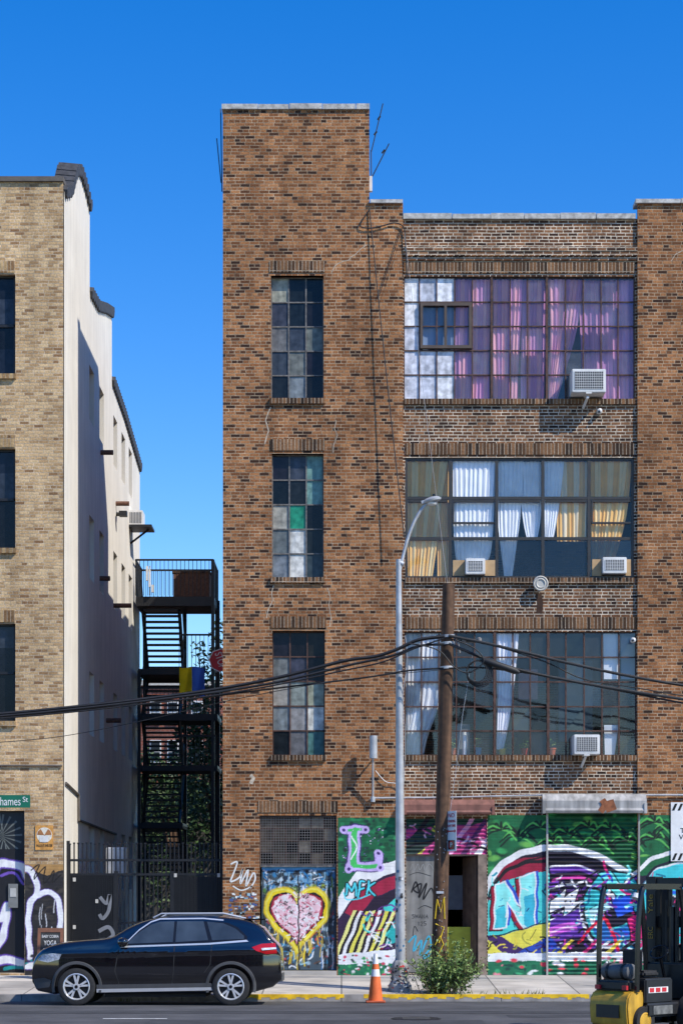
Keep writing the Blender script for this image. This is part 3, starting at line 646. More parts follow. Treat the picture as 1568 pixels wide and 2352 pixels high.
def mural_right(pt):
    NV = (14, 10, 28)
    pt.splat(120, [(12, 80, 44), (36, 140, 72), (8, 50, 34), (54, 158, 88), (16, 108, 64), (100, 170, 78)], 3, 14, (1120, 1600, 1870, 2000), 9)
    for bx, by in ((1190, 1920), (1150, 1905), (1240, 1900), (1300, 1915), (1350, 1900), (1400, 1905), (1440, 1930), (1500, 1925), (1540, 1900), (1500, 1890), (1270, 1935), (1370, 1935)):
        for a in range(9):
            t_ = -.5+a*.5; pt.stroke([(bx, by), (bx+22*math.cos(t_), by-16*math.sin(t_)), (bx+42*math.cos(t_), by-20*math.sin(t_)+16)], 4, (5, 32, 26) if a % 3 else (90, 180, 86))
    pt.poly([(1110, 2060), (1150, 1990), (1250, 1950), (1360, 1958), (1450, 2010), (1610, 2010), (1610, 2190), (1110, 2190)], (22, 17, 42), True)
    pt.poly([(1118, 2045), (1150, 2005), (1260, 1990), (1262, 2140), (1118, 2150)], (70, 205, 200))
    pt.poly([(1135, 2000), (1180, 1975), (1250, 1965), (1255, 2000), (1200, 2010), (1150, 2030)], (150, 20, 55))
    pt.stroke([(1112, 2055), (1135, 2005), (1185, 1965), (1255, 1948), (1330, 1953), (1400, 1980), (1450, 2015)], 15, (248, 248, 250))
    pt.stroke([(1118, 2070), (1140, 2022), (1190, 1985), (1256, 1966), (1325, 1970), (1390, 1996)], 4, (16, 12, 24))
    pt.stroke([(1135, 2030), (1165, 1998), (1215, 1980), (1262, 1978), (1320, 1982), (1380, 2005)], 8, (16, 12, 24))
    pt.stroke([(1270, 2000), (1330, 1995), (1400, 2020), (1450, 2060)], 14, (120, 66, 175)); pt.stroke([(1270, 2022), (1330, 2015), (1390, 2040)], 7, (215, 66, 160)); pt.stroke([(1264, 1992), (1320, 1988), (1390, 2010)], 4, (240, 240, 245))
    NN = [(1138, 2032), (1160, 2024), (1194, 2086), (1194, 2014), (1230, 2004), (1228, 2128), (1202, 2132), (1166, 2072), (1164, 2130), (1134, 2134)]
    pt.flick(26, [(20, 90, 110), (30, 150, 170), (140, 235, 228), (150, 20, 55), NV], (1122, 1256, 2000, 2140), 2, 5, 71, 30)
    pt.poly([(x-10, y+6) for x, y in NN], (155, 16, 48), ol=NV, ow=3); pt.poly([(x+7, y-4) for x, y in NN], (34, 80, 190)); pt.poly(NN, (140, 235, 228), ol=(245, 248, 250), ow=3)
    pt.poly([(1140, 2090), (1160, 2080), (1162, 2128), (1136, 2132)], (60, 190, 205)); pt.poly([(1204, 2060), (1228, 2050), (1226, 2126), (1204, 2130)], (50, 175, 200)); pt.flick(14, [(240, 250, 250), (40, 160, 190), (20, 60, 110)], (1140, 1226, 2020, 2126), 1.5, 3, 72, 18)
    for k in range(9):
        y = 2036+k*15; pt.poly([(1262, y), (1345, y-14), (1345, y-9), (1262, y+6)], [(240, 240, 245), (110, 56, 170), (200, 90, 190), (60, 40, 120), (235, 235, 240)][k % 5])
    pt.flick(50, [NV, (110, 56, 170), (215, 66, 160), (240, 240, 245), (40, 26, 80), (66, 205, 205)], (1262, 1350, 2010, 2180), 2, 6, 73, 36)
    pt.poly([(1262, 2070), (1300, 2040), (1296, 2060), (1330, 2035), (1322, 2072), (1350, 2060), (1290, 2110), (1296, 2082), (1262, 2100)], (248, 248, 250), ol=NV, ow=3)
    pt.poly([(1262, 2115), (1330, 2088), (1340, 2150), (1262, 2165)], (98, 54, 160)); pt.poly([(1262, 2130), (1320, 2115), (1325, 2135), (1262, 2150)], (205, 96, 205)); pt.stroke([(1262, 2142), (1330, 2122)], 4, (245, 200, 235), False)
    CK = [(1340, 2060), (1380, 2005), (1450, 2010), (1462, 2050), (1420, 2040), (1380, 2080), (1400, 2130), (1462, 2110), (1466, 2150), (1380, 2165), (1345, 2120)]
    pt.poly([(x+7, y+7) for x, y in CK], (210, 30, 110), True); pt.poly(CK, (60, 190, 195), True, ol=NV, ow=4)
    pt.poly([(1350, 2100), (1380, 2090), (1400, 2135), (1460, 2118), (1464, 2146), (1380, 2160)], (34, 110, 180), True); pt.poly([(1372, 2005), (1402, 2000), (1470, 2090), (1444, 2100)], (110, 226, 220), ol=NV, ow=3); pt.poly([(1340, 2092), (1420, 2062), (1426, 2080), (1346, 2112)], (200, 240, 240), ol=NV, ow=3)
    pt.poly([(1402, 2060), (1450, 2055), (1455, 2095), (1415, 2108)], (34, 90, 210), ol=NV, ow=3); pt.stroke([(1338, 2125), (1375, 2174), (1470, 2160)], 6, (244, 244, 248)); pt.stroke([(1330, 2050), (1350, 2015), (1385, 1994)], 4, (16, 12, 24))
    pt.flick(60, [NV, (215, 34, 120), (34, 90, 210), (140, 235, 228), (20, 110, 140), (120, 60, 170), (246, 248, 250)], (1345, 1470, 2010, 2180), 2, 7, 74, 44)
    pt.poly([(1470, 2040), (1510, 1995), (1610, 1985), (1610, 2060), (1520, 2060), (1500, 2110), (1610, 2120), (1610, 2160), (1480, 2160)], (60, 200, 208), True, ol=(240, 244, 248), ow=4)
    pt.poly([(1440, 2110), (1480, 2090), (1500, 2150), (1450, 2165)], (215, 34, 120), ol=NV, ow=3); pt.stroke([(1455, 2010), (1500, 1970), (1570, 1955), (1610, 1950)], 9, (244, 246, 248)); pt.stroke([(1465, 2036), (1510, 1990), (1570, 1974), (1610, 1970)], 6, (18, 16, 46))
    pt.stroke([(1330, 2165), (1385, 2110), (1420, 2182)], 7, (225, 24, 66)); pt.stroke([(1500, 2030), (1540, 2050), (1600, 2040)], 8, (34, 100, 225)); pt.stroke([(1490, 2085), (1550, 2090), (1600, 2080)], 7, (215, 34, 120))
    pt.flick(30, [NV, (215, 34, 120), (34, 90, 210), (20, 110, 140), (246, 248, 250)], (1475, 1600, 2010, 2170), 2, 5, 75, 34)
    pt.poly([(1110, 2160), (1262, 2118), (1262, 2150), (1180, 2190), (1110, 2195)], (222, 212, 80)); pt.poly([(1110, 2150), (1150, 2150), (1215, 2190), (1160, 2195)], (60, 30, 95)); pt.poly([(1180, 2192), (1262, 2150), (1300, 2190)], (34, 70, 170)); pt.stroke([(1110, 2158), (1262, 2116)], 3, NV, False)
    for k in range(7): pt.poly([(1270+k*28, 2195), (1310+k*28, 2160), (1320+k*28, 2160), (1282+k*28, 2195)], [(235, 210, 76), (26, 18, 36), (210, 46, 120), (244, 244, 244)][k % 4])
    pt.flick(30, [NV, (235, 210, 76), (60, 30, 95), (150, 150, 60)], (1115, 1290, 2150, 2192), 1.5, 4, 76, 24)
    pt.poly([(1110, 2190), (1610, 2185), (1610, 2208), (1110, 2210)], (228, 232, 236)); pt.poly([(1110, 2208), (1610, 2206), (1610, 2245), (1110, 2245)], (24, 112, 78))
    pt.splat(110, [(60, 170, 115), (226, 62, 84), (244, 140, 156), (20, 70, 60), (230, 234, 232), (15, 90, 66)], 2, 8, (1120, 1600, 2200, 2242), 10)
    pt.splat(90, [(30, 25, 60), (130, 66, 175), (66, 205, 205), (240, 240, 245), (20, 16, 36)], 1.2, 4, (1260, 1600, 2050, 2195), 13)
for (a, c, nm, Yp) in ((1120, 1258, 0, BY-.004), (1466, 1568+40, 0, -.004)):
    pt = Paint(a, c, 1872, 2242, 1.2, (16, 98, 58)); mural_right(pt); pt.build('wall_mural', Yp, paintw, bld, label='green and turquoise mural beside the roller shutter' if a < 1300 else 'turquoise mural on the pier at the right edge')
pt = Paint(1256, 1466, 1866, 2242, 1.2, (16, 90, 54)); mural_right(pt)
SL = lambda px, py: .04*np.abs(np.sin((py-1866)*math.pi/9.5))
pt.build('roller_shutter', BY-.045, paintd, bld, yf=SL, label='wide roller shutter covered in mural paint')
b = B(); b.pbox(1254, 1258, 1866, 2242, BY-.06, BY+.0); obj('shutter_guide', b, steel, bld)
b = B(); b.pbox(1464, 1468, 1866, 2242, BY-.09, BY-.05); obj('shutter_guide', b, steel, bld)
def hood(px0, px1, py0, py1, Yb, pr, mat, nm, rust=False):
    b = B(); x0, x1 = X(px0), X(px1); h = Z(py0)-Z(py1)
    prof = [(Yb+.0, 0), (Yb-pr, 0), (Yb-pr-.02, h*.12), (Yb-pr, h*.25), (Yb-pr, h*.62), (Yb-pr*.6, h*.95), (Yb, h)]
    z0 = Z(py1)
    for (ya, za), (yb, zb) in zip(prof, prof[1:]): b.face([(x0, ya, z0+za), (x1, ya, z0+za), (x1, yb, z0+zb), (x0, yb, z0+zb)])
    for xx in (x0, x1): b.face([(xx, y, z0+z) for y, z in prof])
    for xx in (x0, x1-.05): b.box(xx-.004, xx+.054, Yb-pr-.028, Yb, z0-.01, z0+h*.5)
    o = obj(nm, b, mat, bld, recalc=True)
    if rust:
        b = B(); b.ribbon([(1378, 1838), (1384, 1850), (1374, 1866)], 14, Yb-pr-.0225); b.ribbon([(1392, 1840), (1395, 1850), (1400, 1864)], 24, Yb-pr-.024); obj('rust_stain', b, M('rust', (.25, .09, .04), .9, var=.5, ns=10), o)
hood(1243, 1480, 1823, 1868, 0, .24, steel, 'shutter_hood', True)
hood(926, 1133, 1836, 1871, 0, .24, redbox, 'shutter_hood')
sp = Paint(932, 1118, 1870, 1962, 1.2, (180, 60, 124)); sp.poly([(932, 1870), (1118, 1870), (1118, 1890), (932, 1905)], (25, 64, 52))
for k in range(6): x = 940+k*34; sp.poly([(x-20, 1962), (x+36, 1880), (x+48, 1880), (x-4, 1962)], [(25, 20, 35), (200, 200, 76), (25, 20, 35), (240, 160, 198), (96, 44, 96), (236, 236, 236)][k])
sp.poly([(932, 1930), (980, 1900), (1010, 1920), (960, 1962), (932, 1962)], (40, 60, 55)); sp.stroke([(932, 1945), (1040, 1925), (1118, 1950)], 5, (20, 15, 25)); sp.flick(40, [(30, 24, 40), (220, 100, 160), (240, 190, 215), (25, 64, 52)], (932, 1118, 1890, 1962), 2, 5, 17)
sp.build('roller_shutter', BY+.01, paintd, bld, yf=lambda px, py: .035*np.abs(np.sin((py-1870)*math.pi/9.2)), label='half raised pink and black roller shutter')
gd = bobj('entrance_door', greydoor, bld, X(930), X(1004), BY+.09, BY+.14, Z(2234), Z(1966), label='grey steel door with black marker tags')
Yt = BY+.087
bk = L3(25, 25, 28); cy_ = L3(60, 170, 200); wh = L3(150, 150, 148)
b = B()
for pts, wd, cl in (([(945, 2050), (955, 2025), (962, 2050), (950, 2042), (968, 2030), (962, 2062), (980, 2028), (972, 2066), (990, 2040), (998, 2060)], 3.5, bk), ([(938, 2165), (955, 2150), (950, 2185), (968, 2160), (965, 2195), (985, 2150), (990, 2190), (972, 2200), (1000, 2165)], 4, cy_), ([(960, 2088), (975, 2080), (992, 2086)], 1.5, bk), ([(940, 2010), (960, 2004), (990, 2012)], 1.2, bk), ([(948, 2150), (952, 2128), (960, 2140)], 1.5, bk), ([(942, 1998), (948, 1984), (952, 1998), (960, 1984), (964, 1998), (972, 1985), (976, 1999), (986, 1984), (996, 1997)], 1.3, wh)): b.ribbon(pts, wd, Yt, 0, cl)
b.hand('SHANA', 946, 2100, 6, 9, 1.2, Yt, bk); b.hand('125', 958, 2117, 6, 9, 1.2, Yt, bk)
obj('graffiti_writing', b, colm, gd, kind='stuff')
rfr = M('rusty frame', (.24, .18, .14), .8, var=.4, ns=6)
bobj('door_frame', rfr, bld, X(1098), X(1118), BY+.005, BY+.12, Z(2240), Z(1962)); bobj('door_frame', rfr, bld, X(1004), X(1012), BY+.06, BY+.15, Z(2240), Z(1962)); bobj('door_head', rfr, bld, X(932), X(1098), BY+.07, BY+.14, Z(1966), Z(1961))
b = B(); b.box(X(1028), X(1094), .45, .55, Z(2205), Z(2130), 0, col=L3(170, 170, 50)); obj('bin_panel', b, colm, bld, label='yellow green panel inside the open doorway')
b = B(); b.box(0, .66, -.02, .02, 0, Z(1968)-Z(2236), M_=Matrix.Translation((X(1096), BY+.15, Z(2236))) @ Matrix.Rotation(math.radians(112), 4, 'Z')); obj('open_door_leaf', b, M('brown door leaf', (.16, .10, .07), .7, var=.3, streak=.3), bld, label='brown door leaf swung inward beside the dark doorway')
b = B(); b.box(X(1030), X(1070), .8, .84, Z(2090), Z(2010), col=L3(95, 98, 104)); obj('notice_board', b, colm, bld)
gw, gb = L3(225, 225, 220), L3(150, 185, 200)
for pts, wd, cl in (([(530, 1985), (545, 1980), (535, 2010), (530, 2025), (550, 2015), (558, 1995), (552, 2030), (570, 1998), (565, 2035), (582, 2005), (586, 2020), (575, 2040)], 3.6, gw), ([(535, 2035), (555, 2045), (580, 2035)], 3, gw)): b = B(); b.ribbon(pts, wd, -.004, 0, cl); obj('graffiti_tag', b, colm, bld)
q = random.Random(5); b = B()
for _ in range(110):
    x, y = q.uniform(524, 590), q.uniform(2052, 2135); b.ribbon([(x, y), (x+q.uniform(3, 9), y+q.uniform(-1, 1))], q.uniform(2, 6), -.004-q.uniform(0, .002), 0, q.choice([gb, gw, L3(120, 150, 160), L3(70, 90, 140), L3(150, 90, 70), L3(60, 60, 60)]), False)
obj('paint_smears', b, colm, bld, kind='stuff')

def ac(label, px0, px1, py0, py1, pr, bracket=True):
    t_ = thing('air_conditioner', label, 'air conditioner', P((px0+px1)/2, py1, BY-pr/2), 'air conditioners in the loft windows')
    b = B(); Yf = BY-pr; b.box(X(px0), X(px1), Yf, BY+.35, Z(py1), Z(py0)); bmesh.ops.bevel(b.bm, geom=b.bm.edges[:], offset=.012, segments=2, affect='EDGES'); obj('casing', b, whitep, t_, 30)
    g = bobj('vent_panel', M('vent dark', (.05, .055, .06), .6), t_, X(px0+6), X(px1-6), Yf-.004, Yf+.01, Z(py1-7), Z(py0+6))
    b = B(); n = int((px1-px0-12)/5)
    for k in range(n+1): x = px0+6+k*(px1-px0-12)/n; b.box(X(x)-.004, X(x)+.004, Yf-.012, Yf-.004, Z(py1-7), Z(py0+6))
    for k in range(8): y = py0+6+k*(py1-py0-13)/7; b.box(X(px0+6), X(px1-6), Yf-.010, Yf-.0045, Z(y)-.004, Z(y)+.004)
    obj('grille', b, whitep, g)
    if bracket:
        b = B(); mx_ = (px0+px1)/2; b.tube([P(mx_-8, py1+26, BY-.01), P(mx_+2, py1+1, BY-pr+.05)], .03, 6); b.box(X(mx_)-.06, X(mx_)+.06, BY-pr, BY, Z(py1+3), Z(py1)); obj('bracket', b, whitep, t_)
ac('white air conditioner on a bracket under the mauve curtained top window', 1308, 1385, 858, 911, .42)
ac('small white air conditioner at the left of the middle window, between plywood boards', 1068, 1113, 1284, 1320, .14, False)
ac('small white air conditioner at the right end of the middle window', 1382, 1437, 1281, 1318, .14, False)
ac('white air conditioner on a bracket in the lowest window, right of the utility pole', 1313, 1372, 1690, 1735, .38)
t_ = thing('wall_vent', 'round pale exhaust vent on the brick under the middle window', 'vent', P(1239, 1343, BY))
b = B(); b.lathe(P(1239, 1343, BY), [(.10, 0), (.10, -.12), (.155, -.13), (.16, -.17), (.14, -.19), (.12, -.17), (.09, -.19), (.07, -.17)], 24, axis='Y'); obj('cowl', b, dullw, t_, 30)
b = B(); b.ribbon([(1236, 1362), (1240, 1385), (1238, 1408)], 14, BY-.004); obj('soot_stain', b, M('soot', (.05, .025, .015), .95, var=.4), t_)
for (px, py, lb) in ((1375, 946, 'small round white security camera on brick below the top window'), (1452, 1471, 'white security camera on the right end of the lowest window')):
    t_ = thing('security_camera', lb, 'camera', P(px, py, BY)); b = B(); b.lathe(P(px, py, BY), [(.06, 0), (.06, -.04), (.045, -.07), (.045, -.13), (.0, -.15)], 16, axis='Y'); obj('housing', b, whitep, t_, 40)
    b = B(); b.lathe(P(px, py, BY-.151), [(.025, 0), (.025, -.01)], 12, axis='Y'); obj('lens', b, blackgloss, t_)
t_ = thing('wall_antenna', 'grey cylindrical antenna on a bracket left of the lamp post', 'antenna', P(856, 1740, -.3))
b = B(); b.tube([P(857, 1742, -.32), P(857, 1690, -.32)], .085, 14); obj('radome', b, galv, t_, 40)
b = B(); b.tube([P(856, 1835, -.08), P(856, 1740, -.32)], .022); b.tube([P(856, 1745, -.32), P(856, 1745, 0)], .018); b.tube([P(856, 1842, -.07), P(856, 1830, -.07)], .05, 10); b.tube([P(856, 1836, 0), P(856, 1836, -.08)], .03); obj('bracket', b, galv, t_)
b = B(); b.tube([P(x, y, -.05) for x, y in catmull([(862, 1770), (885, 1795), (910, 1800), (925, 1815)])], .008, 5); obj('wire', b, whitep, t_)
b = B(); b.tube([P(858, 1833, -.05), P(1000, 1832, -.05), P(1250, 1826, -.05), P(1568, 1826, -.05), P(1700, 1828, -.05)], .018, 6)
obj('conduit', b, galv, None, label='thin grey conduit running along the brick above the shutter hoods', cat='conduit')
def rods(label, segs, r=.012):
    t_ = thing('roof_antenna', label, 'antenna', segs[0][0])
    for k, (a, c) in enumerate(segs):
        b = B(); b.tube([a, c], r, 6); obj('mast' if k == 0 else 'rod', b, black, t_)
    return t_
ra = rods('pair of thin whip antennas tilted above the right edge of the stair tower', [(P(853, 440, .2), P(852, 345, .2)), (P(852, 350, .2), P(879, 238, .2)), (P(855, 405, .2), P(893, 330, .2))])
bobj('junction_box', whitep, ra, X(848), X(855), .15, .25, Z(432), Z(398))
for (px, py) in ((870, 275), (862, 310), (880, 352)):
    b = B(); b.tube([P(px-3, py, .2), P(px+3, py-8, .2)], .02, 6); obj('clamp', b, black, ra)
rods('thin black whip antenna on the left corner of the stair tower', [(P(510, 440, .3), P(507, 250, .3)), (P(508, 420, .3), P(498, 318, .3))])
t_ = thing('wall_banner', 'white banner with black diagonal stripes at the right edge of the mural', 'banner', P(1560, 1978, -.02))
bobj('sheet', whiteb, t_, X(1539), X(1650), -.03, -.012, Z(1978), Z(1843))
b = B()
for yy in (1846, 1960):
    for k in range(8):
        x = 1541+k*13; b.face([(X(x), -.033, Z(yy+16)), (X(x+6), -.033, Z(yy+16)), (X(x+13), -.033, Z(yy)), (X(x+7), -.033, Z(yy))])
obj('stripe', b, blackgloss, t_)
ptext('lettering', 'T', 1561, 1571, 1902, 1913, -.033, blackgloss, t_); ptext('lettering', 'VI', 1558, 1571, 1917, 1928, -.033, blackgloss, t_)
ys_ = Z(1735)+.006
for k, (px, cl, lb) in enumerate(((955, (196, 98, 56), 'terracotta pot at the far left of the lowest window sill'), (1040, (170, 90, 60), 'brown pot on the lowest window sill beside the utility pole'), (1068, (245, 245, 245), 'tall white pot on the lowest window sill, right of the utility pole'), (1100, (60, 150, 200), 'blue pot on the lowest window sill below the grey curtain'), (1155, (250, 195, 30), 'yellow pot on the lowest window sill'), (1176, (70, 70, 80), 'dark pot with dried branching stems on the lowest window sill'), (1205, (200, 60, 50), 'red pot on the lowest window sill'), (1270, (200, 100, 60), 'terracotta pot on the lowest window sill near the air conditioner'))):
    hgt = .5 if k == 2 else R.uniform(.13, .18); rr = .06 if k == 2 else R.uniform(.065, .085)
    t_ = thing('flower_pot', lb, 'flower pot', (X(px), BY+.18, ys_), 'pots on the lowest window sill')
    b = B(); b.lathe((X(px), BY+.2, ys_), [(rr*.7, 0), (rr, hgt), (rr*1.1, hgt), (rr*1.1, hgt*.85)], 14); o = obj('pot', b, M('pot%d' % k, L3(*cl), .6), t_, 40)
    if k != 2:
        b = B(); foliage(b, [((X(px), BY+.2, ys_+hgt+.08), (.1, .05, .15))], 50, .03, [L3(90, 130, 56), L3(130, 150, 60)] if k != 5 else [L3(180, 140, 76)], k); obj('plant', b, leafm, t_)
    if k == 5:
        b = B()
        for a in range(9): b.tube([(X(px), BY+.2, ys_+hgt), (X(px)+(a-4)*.03, BY+.2, ys_+hgt+.28-.01*abs(a-4))], .006, 4)
        obj('stem', b, ply, t_)

# ------------------------------------------------------------------ left tan building
lb = thing('tan_brick_building', 'tan brick building with a white stucco side wall at the left', 'building', (X(50), 3, GZ))
LX0, LX1 = -420, 146
b = B()
LW = [(-85, 36, 630, 860), (-85, 36, 1030, 1260), (-85, 36, 1432, 1657)]
wallgrid(b, LX0, LX1, 416, 2262, LW+[(-60, 57, 1862, 2235, .4)], 0, .3)
obj('front_wall', b, br_tan, lb, recalc=False)
sx = X(147.5)
b = B()
prof = [(.02, 16.65), (.9, 17.0), (1.6, 17.7), (2.4, 18.0), (3.2, 17.95), (4.1, 17.75), (4.1, 15.85), (5.5, 15.95), (7., 16.35), (8.35, 16.65), (8.35, 14.95), (11, 14.75), (15.05, 14.2)]
SWN = []
cols_y = [4.45, 6.3, 9.1, 10.9, 12.6]
for zz in (12.9, 9.25, 5.65, 2.1):
    for yy in cols_y: SWN.append((yy-.42, yy+.42, zz, zz+(1.25 if zz > 12 else 1.45)))
ysb = sorted({p[0] for p in prof} | {h[i] for h in SWN for i in (0, 1)}); zsb = sorted({.1, 14.2} | {h[i] for h in SWN for i in (2, 3)})
for ya, yb in zip(ysb, ysb[1:]):
    for za, zb in zip(zsb, zsb[1:]):
        cy2, cz = (ya+yb)/2, (za+zb)/2
        if any(h[0] < cy2 < h[1] and h[2] < cz < h[3] for h in SWN): continue
        b.face([(sx, ya, za), (sx, yb, za), (sx, yb, zb), (sx, ya, zb)])
for (ya, za), (yb, zb) in zip(prof, prof[1:]):
    if yb > ya: b.face([(sx, ya, 14.2), (sx, yb, 14.2), (sx, yb, zb), (sx, ya, za)])
for h in SWN:
    x_ = sx-.14
    for q4 in ([(h[0], h[2]), (h[1], h[2])], [(h[1], h[2]), (h[1], h[3])], [(h[1], h[3]), (h[0], h[3])], [(h[0], h[3]), (h[0], h[2])]):
        b.face([(sx, *q4[0]), (sx, *q4[1]), (x_, *q4[1]), (x_, *q4[0])])
for (ya, za), (yb, zb) in zip(prof, prof[1:]):
    if yb > ya: b.face([(sx-.3, ya, 13.), (sx-.3, yb, 13.), (sx-.3, yb, zb), (sx-.3, ya, za)])
    b.face([(sx, ya, za), (sx, yb, zb), (sx-.3, yb, zb), (sx-.3, ya, za)])
b.face([(sx, 15.05, .1), (X(LX0), 15.05, .1), (X(LX0), 15.05, 14.2), (sx, 15.05, 14.2)])
b.face([(X(LX0), 0, .1), (X(LX0), 15.05, .1), (X(LX0), 15.05, 14.2), (X(LX0), 0, 14.2)])
obj('side_wall', b, stucco, lb, recalc=False)
bobj('roof', tar, lb, X(LX0)+.1, sx-.32, .35, 15., 13.9, 14.05)
bobj('coping', M('dark coping', (.12, .105, .09), .8), lb, X(LX0), X(147), -.06, .35, Z(418), Z(407))
secs = [[p for p in prof if p[0] <= 4.1 and p[1] > 16.5], [p for p in prof if 4.1 <= p[0] <= 8.35 and 15.8 < p[1] < 16.7], [p for p in prof if p[0] >= 8.35 and p[1] < 15]]
for sec in secs:
    b = B()
    for (ya, za), (yb, zb) in zip(sec, sec[1:]):
        ln = math.hypot(yb-ya, zb-za); n = max(1, int(ln/.24))
        for k in range(n):
            u = (k+.5)/n; y_, z_ = ya+(yb-ya)*u, za+(zb-za)*u
            b.tube([(sx-.36, y_, z_+.03), (sx+.07, y_, z_-.01)], .14, 7)
    obj('tile_coping', b, tile, lb)
for h in SWN:
    f = bobj('side_window', sashd, lb, sx-.16, sx-.13, h[0], h[1], h[2], h[3])
    b = B(); mz = (h[2]+h[3])/2
    for z0_, z1_ in ((h[2]+.06, mz-.03), (mz+.03, h[3]-.06)): b.face([(sx-.127, h[0]+.06, z0_), (sx-.127, h[1]-.06, z0_), (sx-.127, h[1]-.06, z1_), (sx-.127, h[0]+.06, z1_)], 0, L3(22, 26, 32))
    obj('pane', b, panem, f)
for h in LW:
    bobj('lintel', br_sold_tan, lb, X(h[0]-3), X(h[1]-1), -.018, .04, Z(h[2]-3), Z(h[2]-30)); bobj('sill', br_sold_tan, lb, X(h[0]-3), X(h[1]+2), -.07, .2, Z(h[3]+11), Z(h[3])+.003)
    b = B(); hx = (h[0]+h[1])/2
    for a in ((h[0], h[1], h[2], h[2]+5), (h[0], h[1], h[3]-6, h[3]), (h[1]-6, h[1], h[2], h[3]), (h[0], h[0]+6, h[2], h[3]), (hx-3, hx+3, h[2], h[3]), (h[0], h[1], (h[2]+h[3])/2-3, (h[2]+h[3])/2+3)): b.pbox(*a, .12, .18+R.uniform(0, .01))
    f = obj('window', b, black, lb)
    b = B()
    for k in range(2):
        for j in range(4):
            xa, xb = (h[0], hx) if k == 0 else (hx, h[1]); ya = h[2]+(h[3]-h[2])*j/4; yb = h[2]+(h[3]-h[2])*(j+1)/4
            b.face([P(xa, yb, .16), P(xb, yb, .16), P(xb, ya, .16), P(xa, ya, .16)], 0, L3(*R.choice([(24, 28, 36), (30, 36, 48), (54, 60, 70), (20, 22, 26)])))
    obj('pane', b, panem, f)
f = bobj('door', M('dark door', (.02, .022, .024), .4), lb, X(-60), X(57), .15, .22, Z(2235), Z(1862))
b = B()
for k in range(9): a = math.radians(100+k*22); b.face([P(10, 1920, .147), P(10+70*math.cos(a), 1920-70*math.sin(a), .147), P(10+70*math.cos(a+.10), 1920-70*math.sin(a+.10), .147)], 0, L3(110, 116, 112))
for k in range(9): a = math.radians(-60+k*20); b.face([P(2, 1920, .146), P(2+50*math.cos(a), 1920-50*math.sin(a), .146), P(2+50*math.cos(a+.10), 1920-50*math.sin(a+.10), .146)], 0, L3(100, 106, 102))
obj('sticker', b, colm, f)
b = B(); b.box(X(18), X(40), .10, .148, Z(2085), Z(2030), col=L3(120, 122, 120)); b.box(X(22), X(36), .09, .10, Z(2060), Z(2040), col=L3(180, 180, 175)); obj('intercom', b, colm, f)
b = B(); b.tube([P(-300, 1757, -.03), P(143, 1759, -.03)], .02, 6); obj('conduit', b, M('conduit dark', (.12, .1, .08), .7), lb)
b = B(); b.tube([(sx+.03, .1, 4.3), (sx+.03, 2., 4.15), (sx+.03, 2., 3.6), (sx+.03, 9, 3.5)], .03, 6); obj('conduit', b, bpy.data.materials['conduit dark'], lb)
gp = Paint(58, 146, 1985, 2240, 1.2, (38, 36, 38)); gp.splat(120, [(24, 23, 25), (50, 46, 44), (66, 60, 54), (30, 28, 34)], 2, 10, None, 21)
gp.poly([(56, 1983), (148, 1983), (148, 1998), (110, 2010), (75, 2000), (56, 2006)], (172, 132, 78))
for wd, cl in ((25, (96, 64, 160)), (20, (244, 244, 246))):
    gp.stroke([(40, 2000), (60, 1995), (78, 2010), (86, 2050), (70, 2075), (66, 2120), (70, 2200)], wd*.62, cl); gp.stroke([(88, 2056), (118, 2050), (138, 2080), (140, 2150), (150, 2200)], wd*.62, cl); gp.stroke([(40, 2215), (80, 2218), (100, 2200)], wd*.7, cl)
gp.stroke([(72, 2000), (90, 1985), (80, 2020), (105, 1990), (100, 2030), (125, 2000), (120, 2025), (140, 2010)], 3, (15, 15, 15)); gp.drips(14, [(240, 240, 243)], (62, 142, 2060, 2160), 1.5, 41)
gp.splat(35, [(20, 140, 140), (236, 236, 238), (40, 40, 50)], 2, 6, (58, 146, 2195, 2240), 22)
gp.build('painted_base', -.004, paintw, lb, label='black painted brick base with white graffiti letters')
gp = Paint(-60, 57, 1950, 2234, 1.4, (22, 22, 26))
for wd, cl in ((34, (106, 74, 170)), (24, (244, 244, 246))):
    gp.stroke([(-30, 2060), (-10, 1990), (20, 1985), (48, 1990), (60, 2010)], wd*.7, cl); gp.stroke([(-30, 2100), (0, 2110), (15, 2080), (5, 2150), (-20, 2190)], wd*.6, cl); gp.stroke([(-40, 2215), (10, 2205), (57, 2215)], wd*.7, cl)
gp.stroke([(0, 2010), (30, 2006), (52, 2030)], 6, (116, 84, 180)); gp.stroke([(10, 2225), (50, 2222)], 8, (20, 140, 140))
gp.build('door_graffiti', .143, paintd, lb)
for y_, z_, l_ in ((6.1, 12.6, .3), (9.2, 12.0, .34), (9.0, 9.35, .42), (7.2, 6.25, .36), (6.3, 9.6, .2)):
    b = B(); b.tube([(sx-.1, y_, z_), (sx+l_, y_, z_)], .06, 10); obj('drain_pipe', b, rustpipe, lb)
b = B(); b.tube([(sx, 9.3, 11.75), (sx+.18, 9.1, 11.7)], .05, 8); b.box(sx+.1, sx+.3, 9., 9.2, 11.65, 11.78); obj('floodlight', b, black, lb)
t_ = thing('air_conditioner', 'white air conditioner on a shelf on the white stucco side wall', 'air conditioner', (sx+.2, 12.6, 12.0))
bobj('casing', whitep, t_, sx-.1, sx+.36, 12.3, 12.95, 12.05, 12.45)
b = B()
for k in range(8): b.box(sx+.02+k*.042, sx+.035+k*.042, 12.29, 12.3, 12.1, 12.4)
obj('grille', b, black, t_)
b = B(); b.box(sx, sx+.62, 12.2, 13.05, 11.98, 12.045); b.tube([(sx, 12.6, 11.6), (sx+.5, 12.6, 11.98)], .03, 6); obj('shelf', b, black, t_)
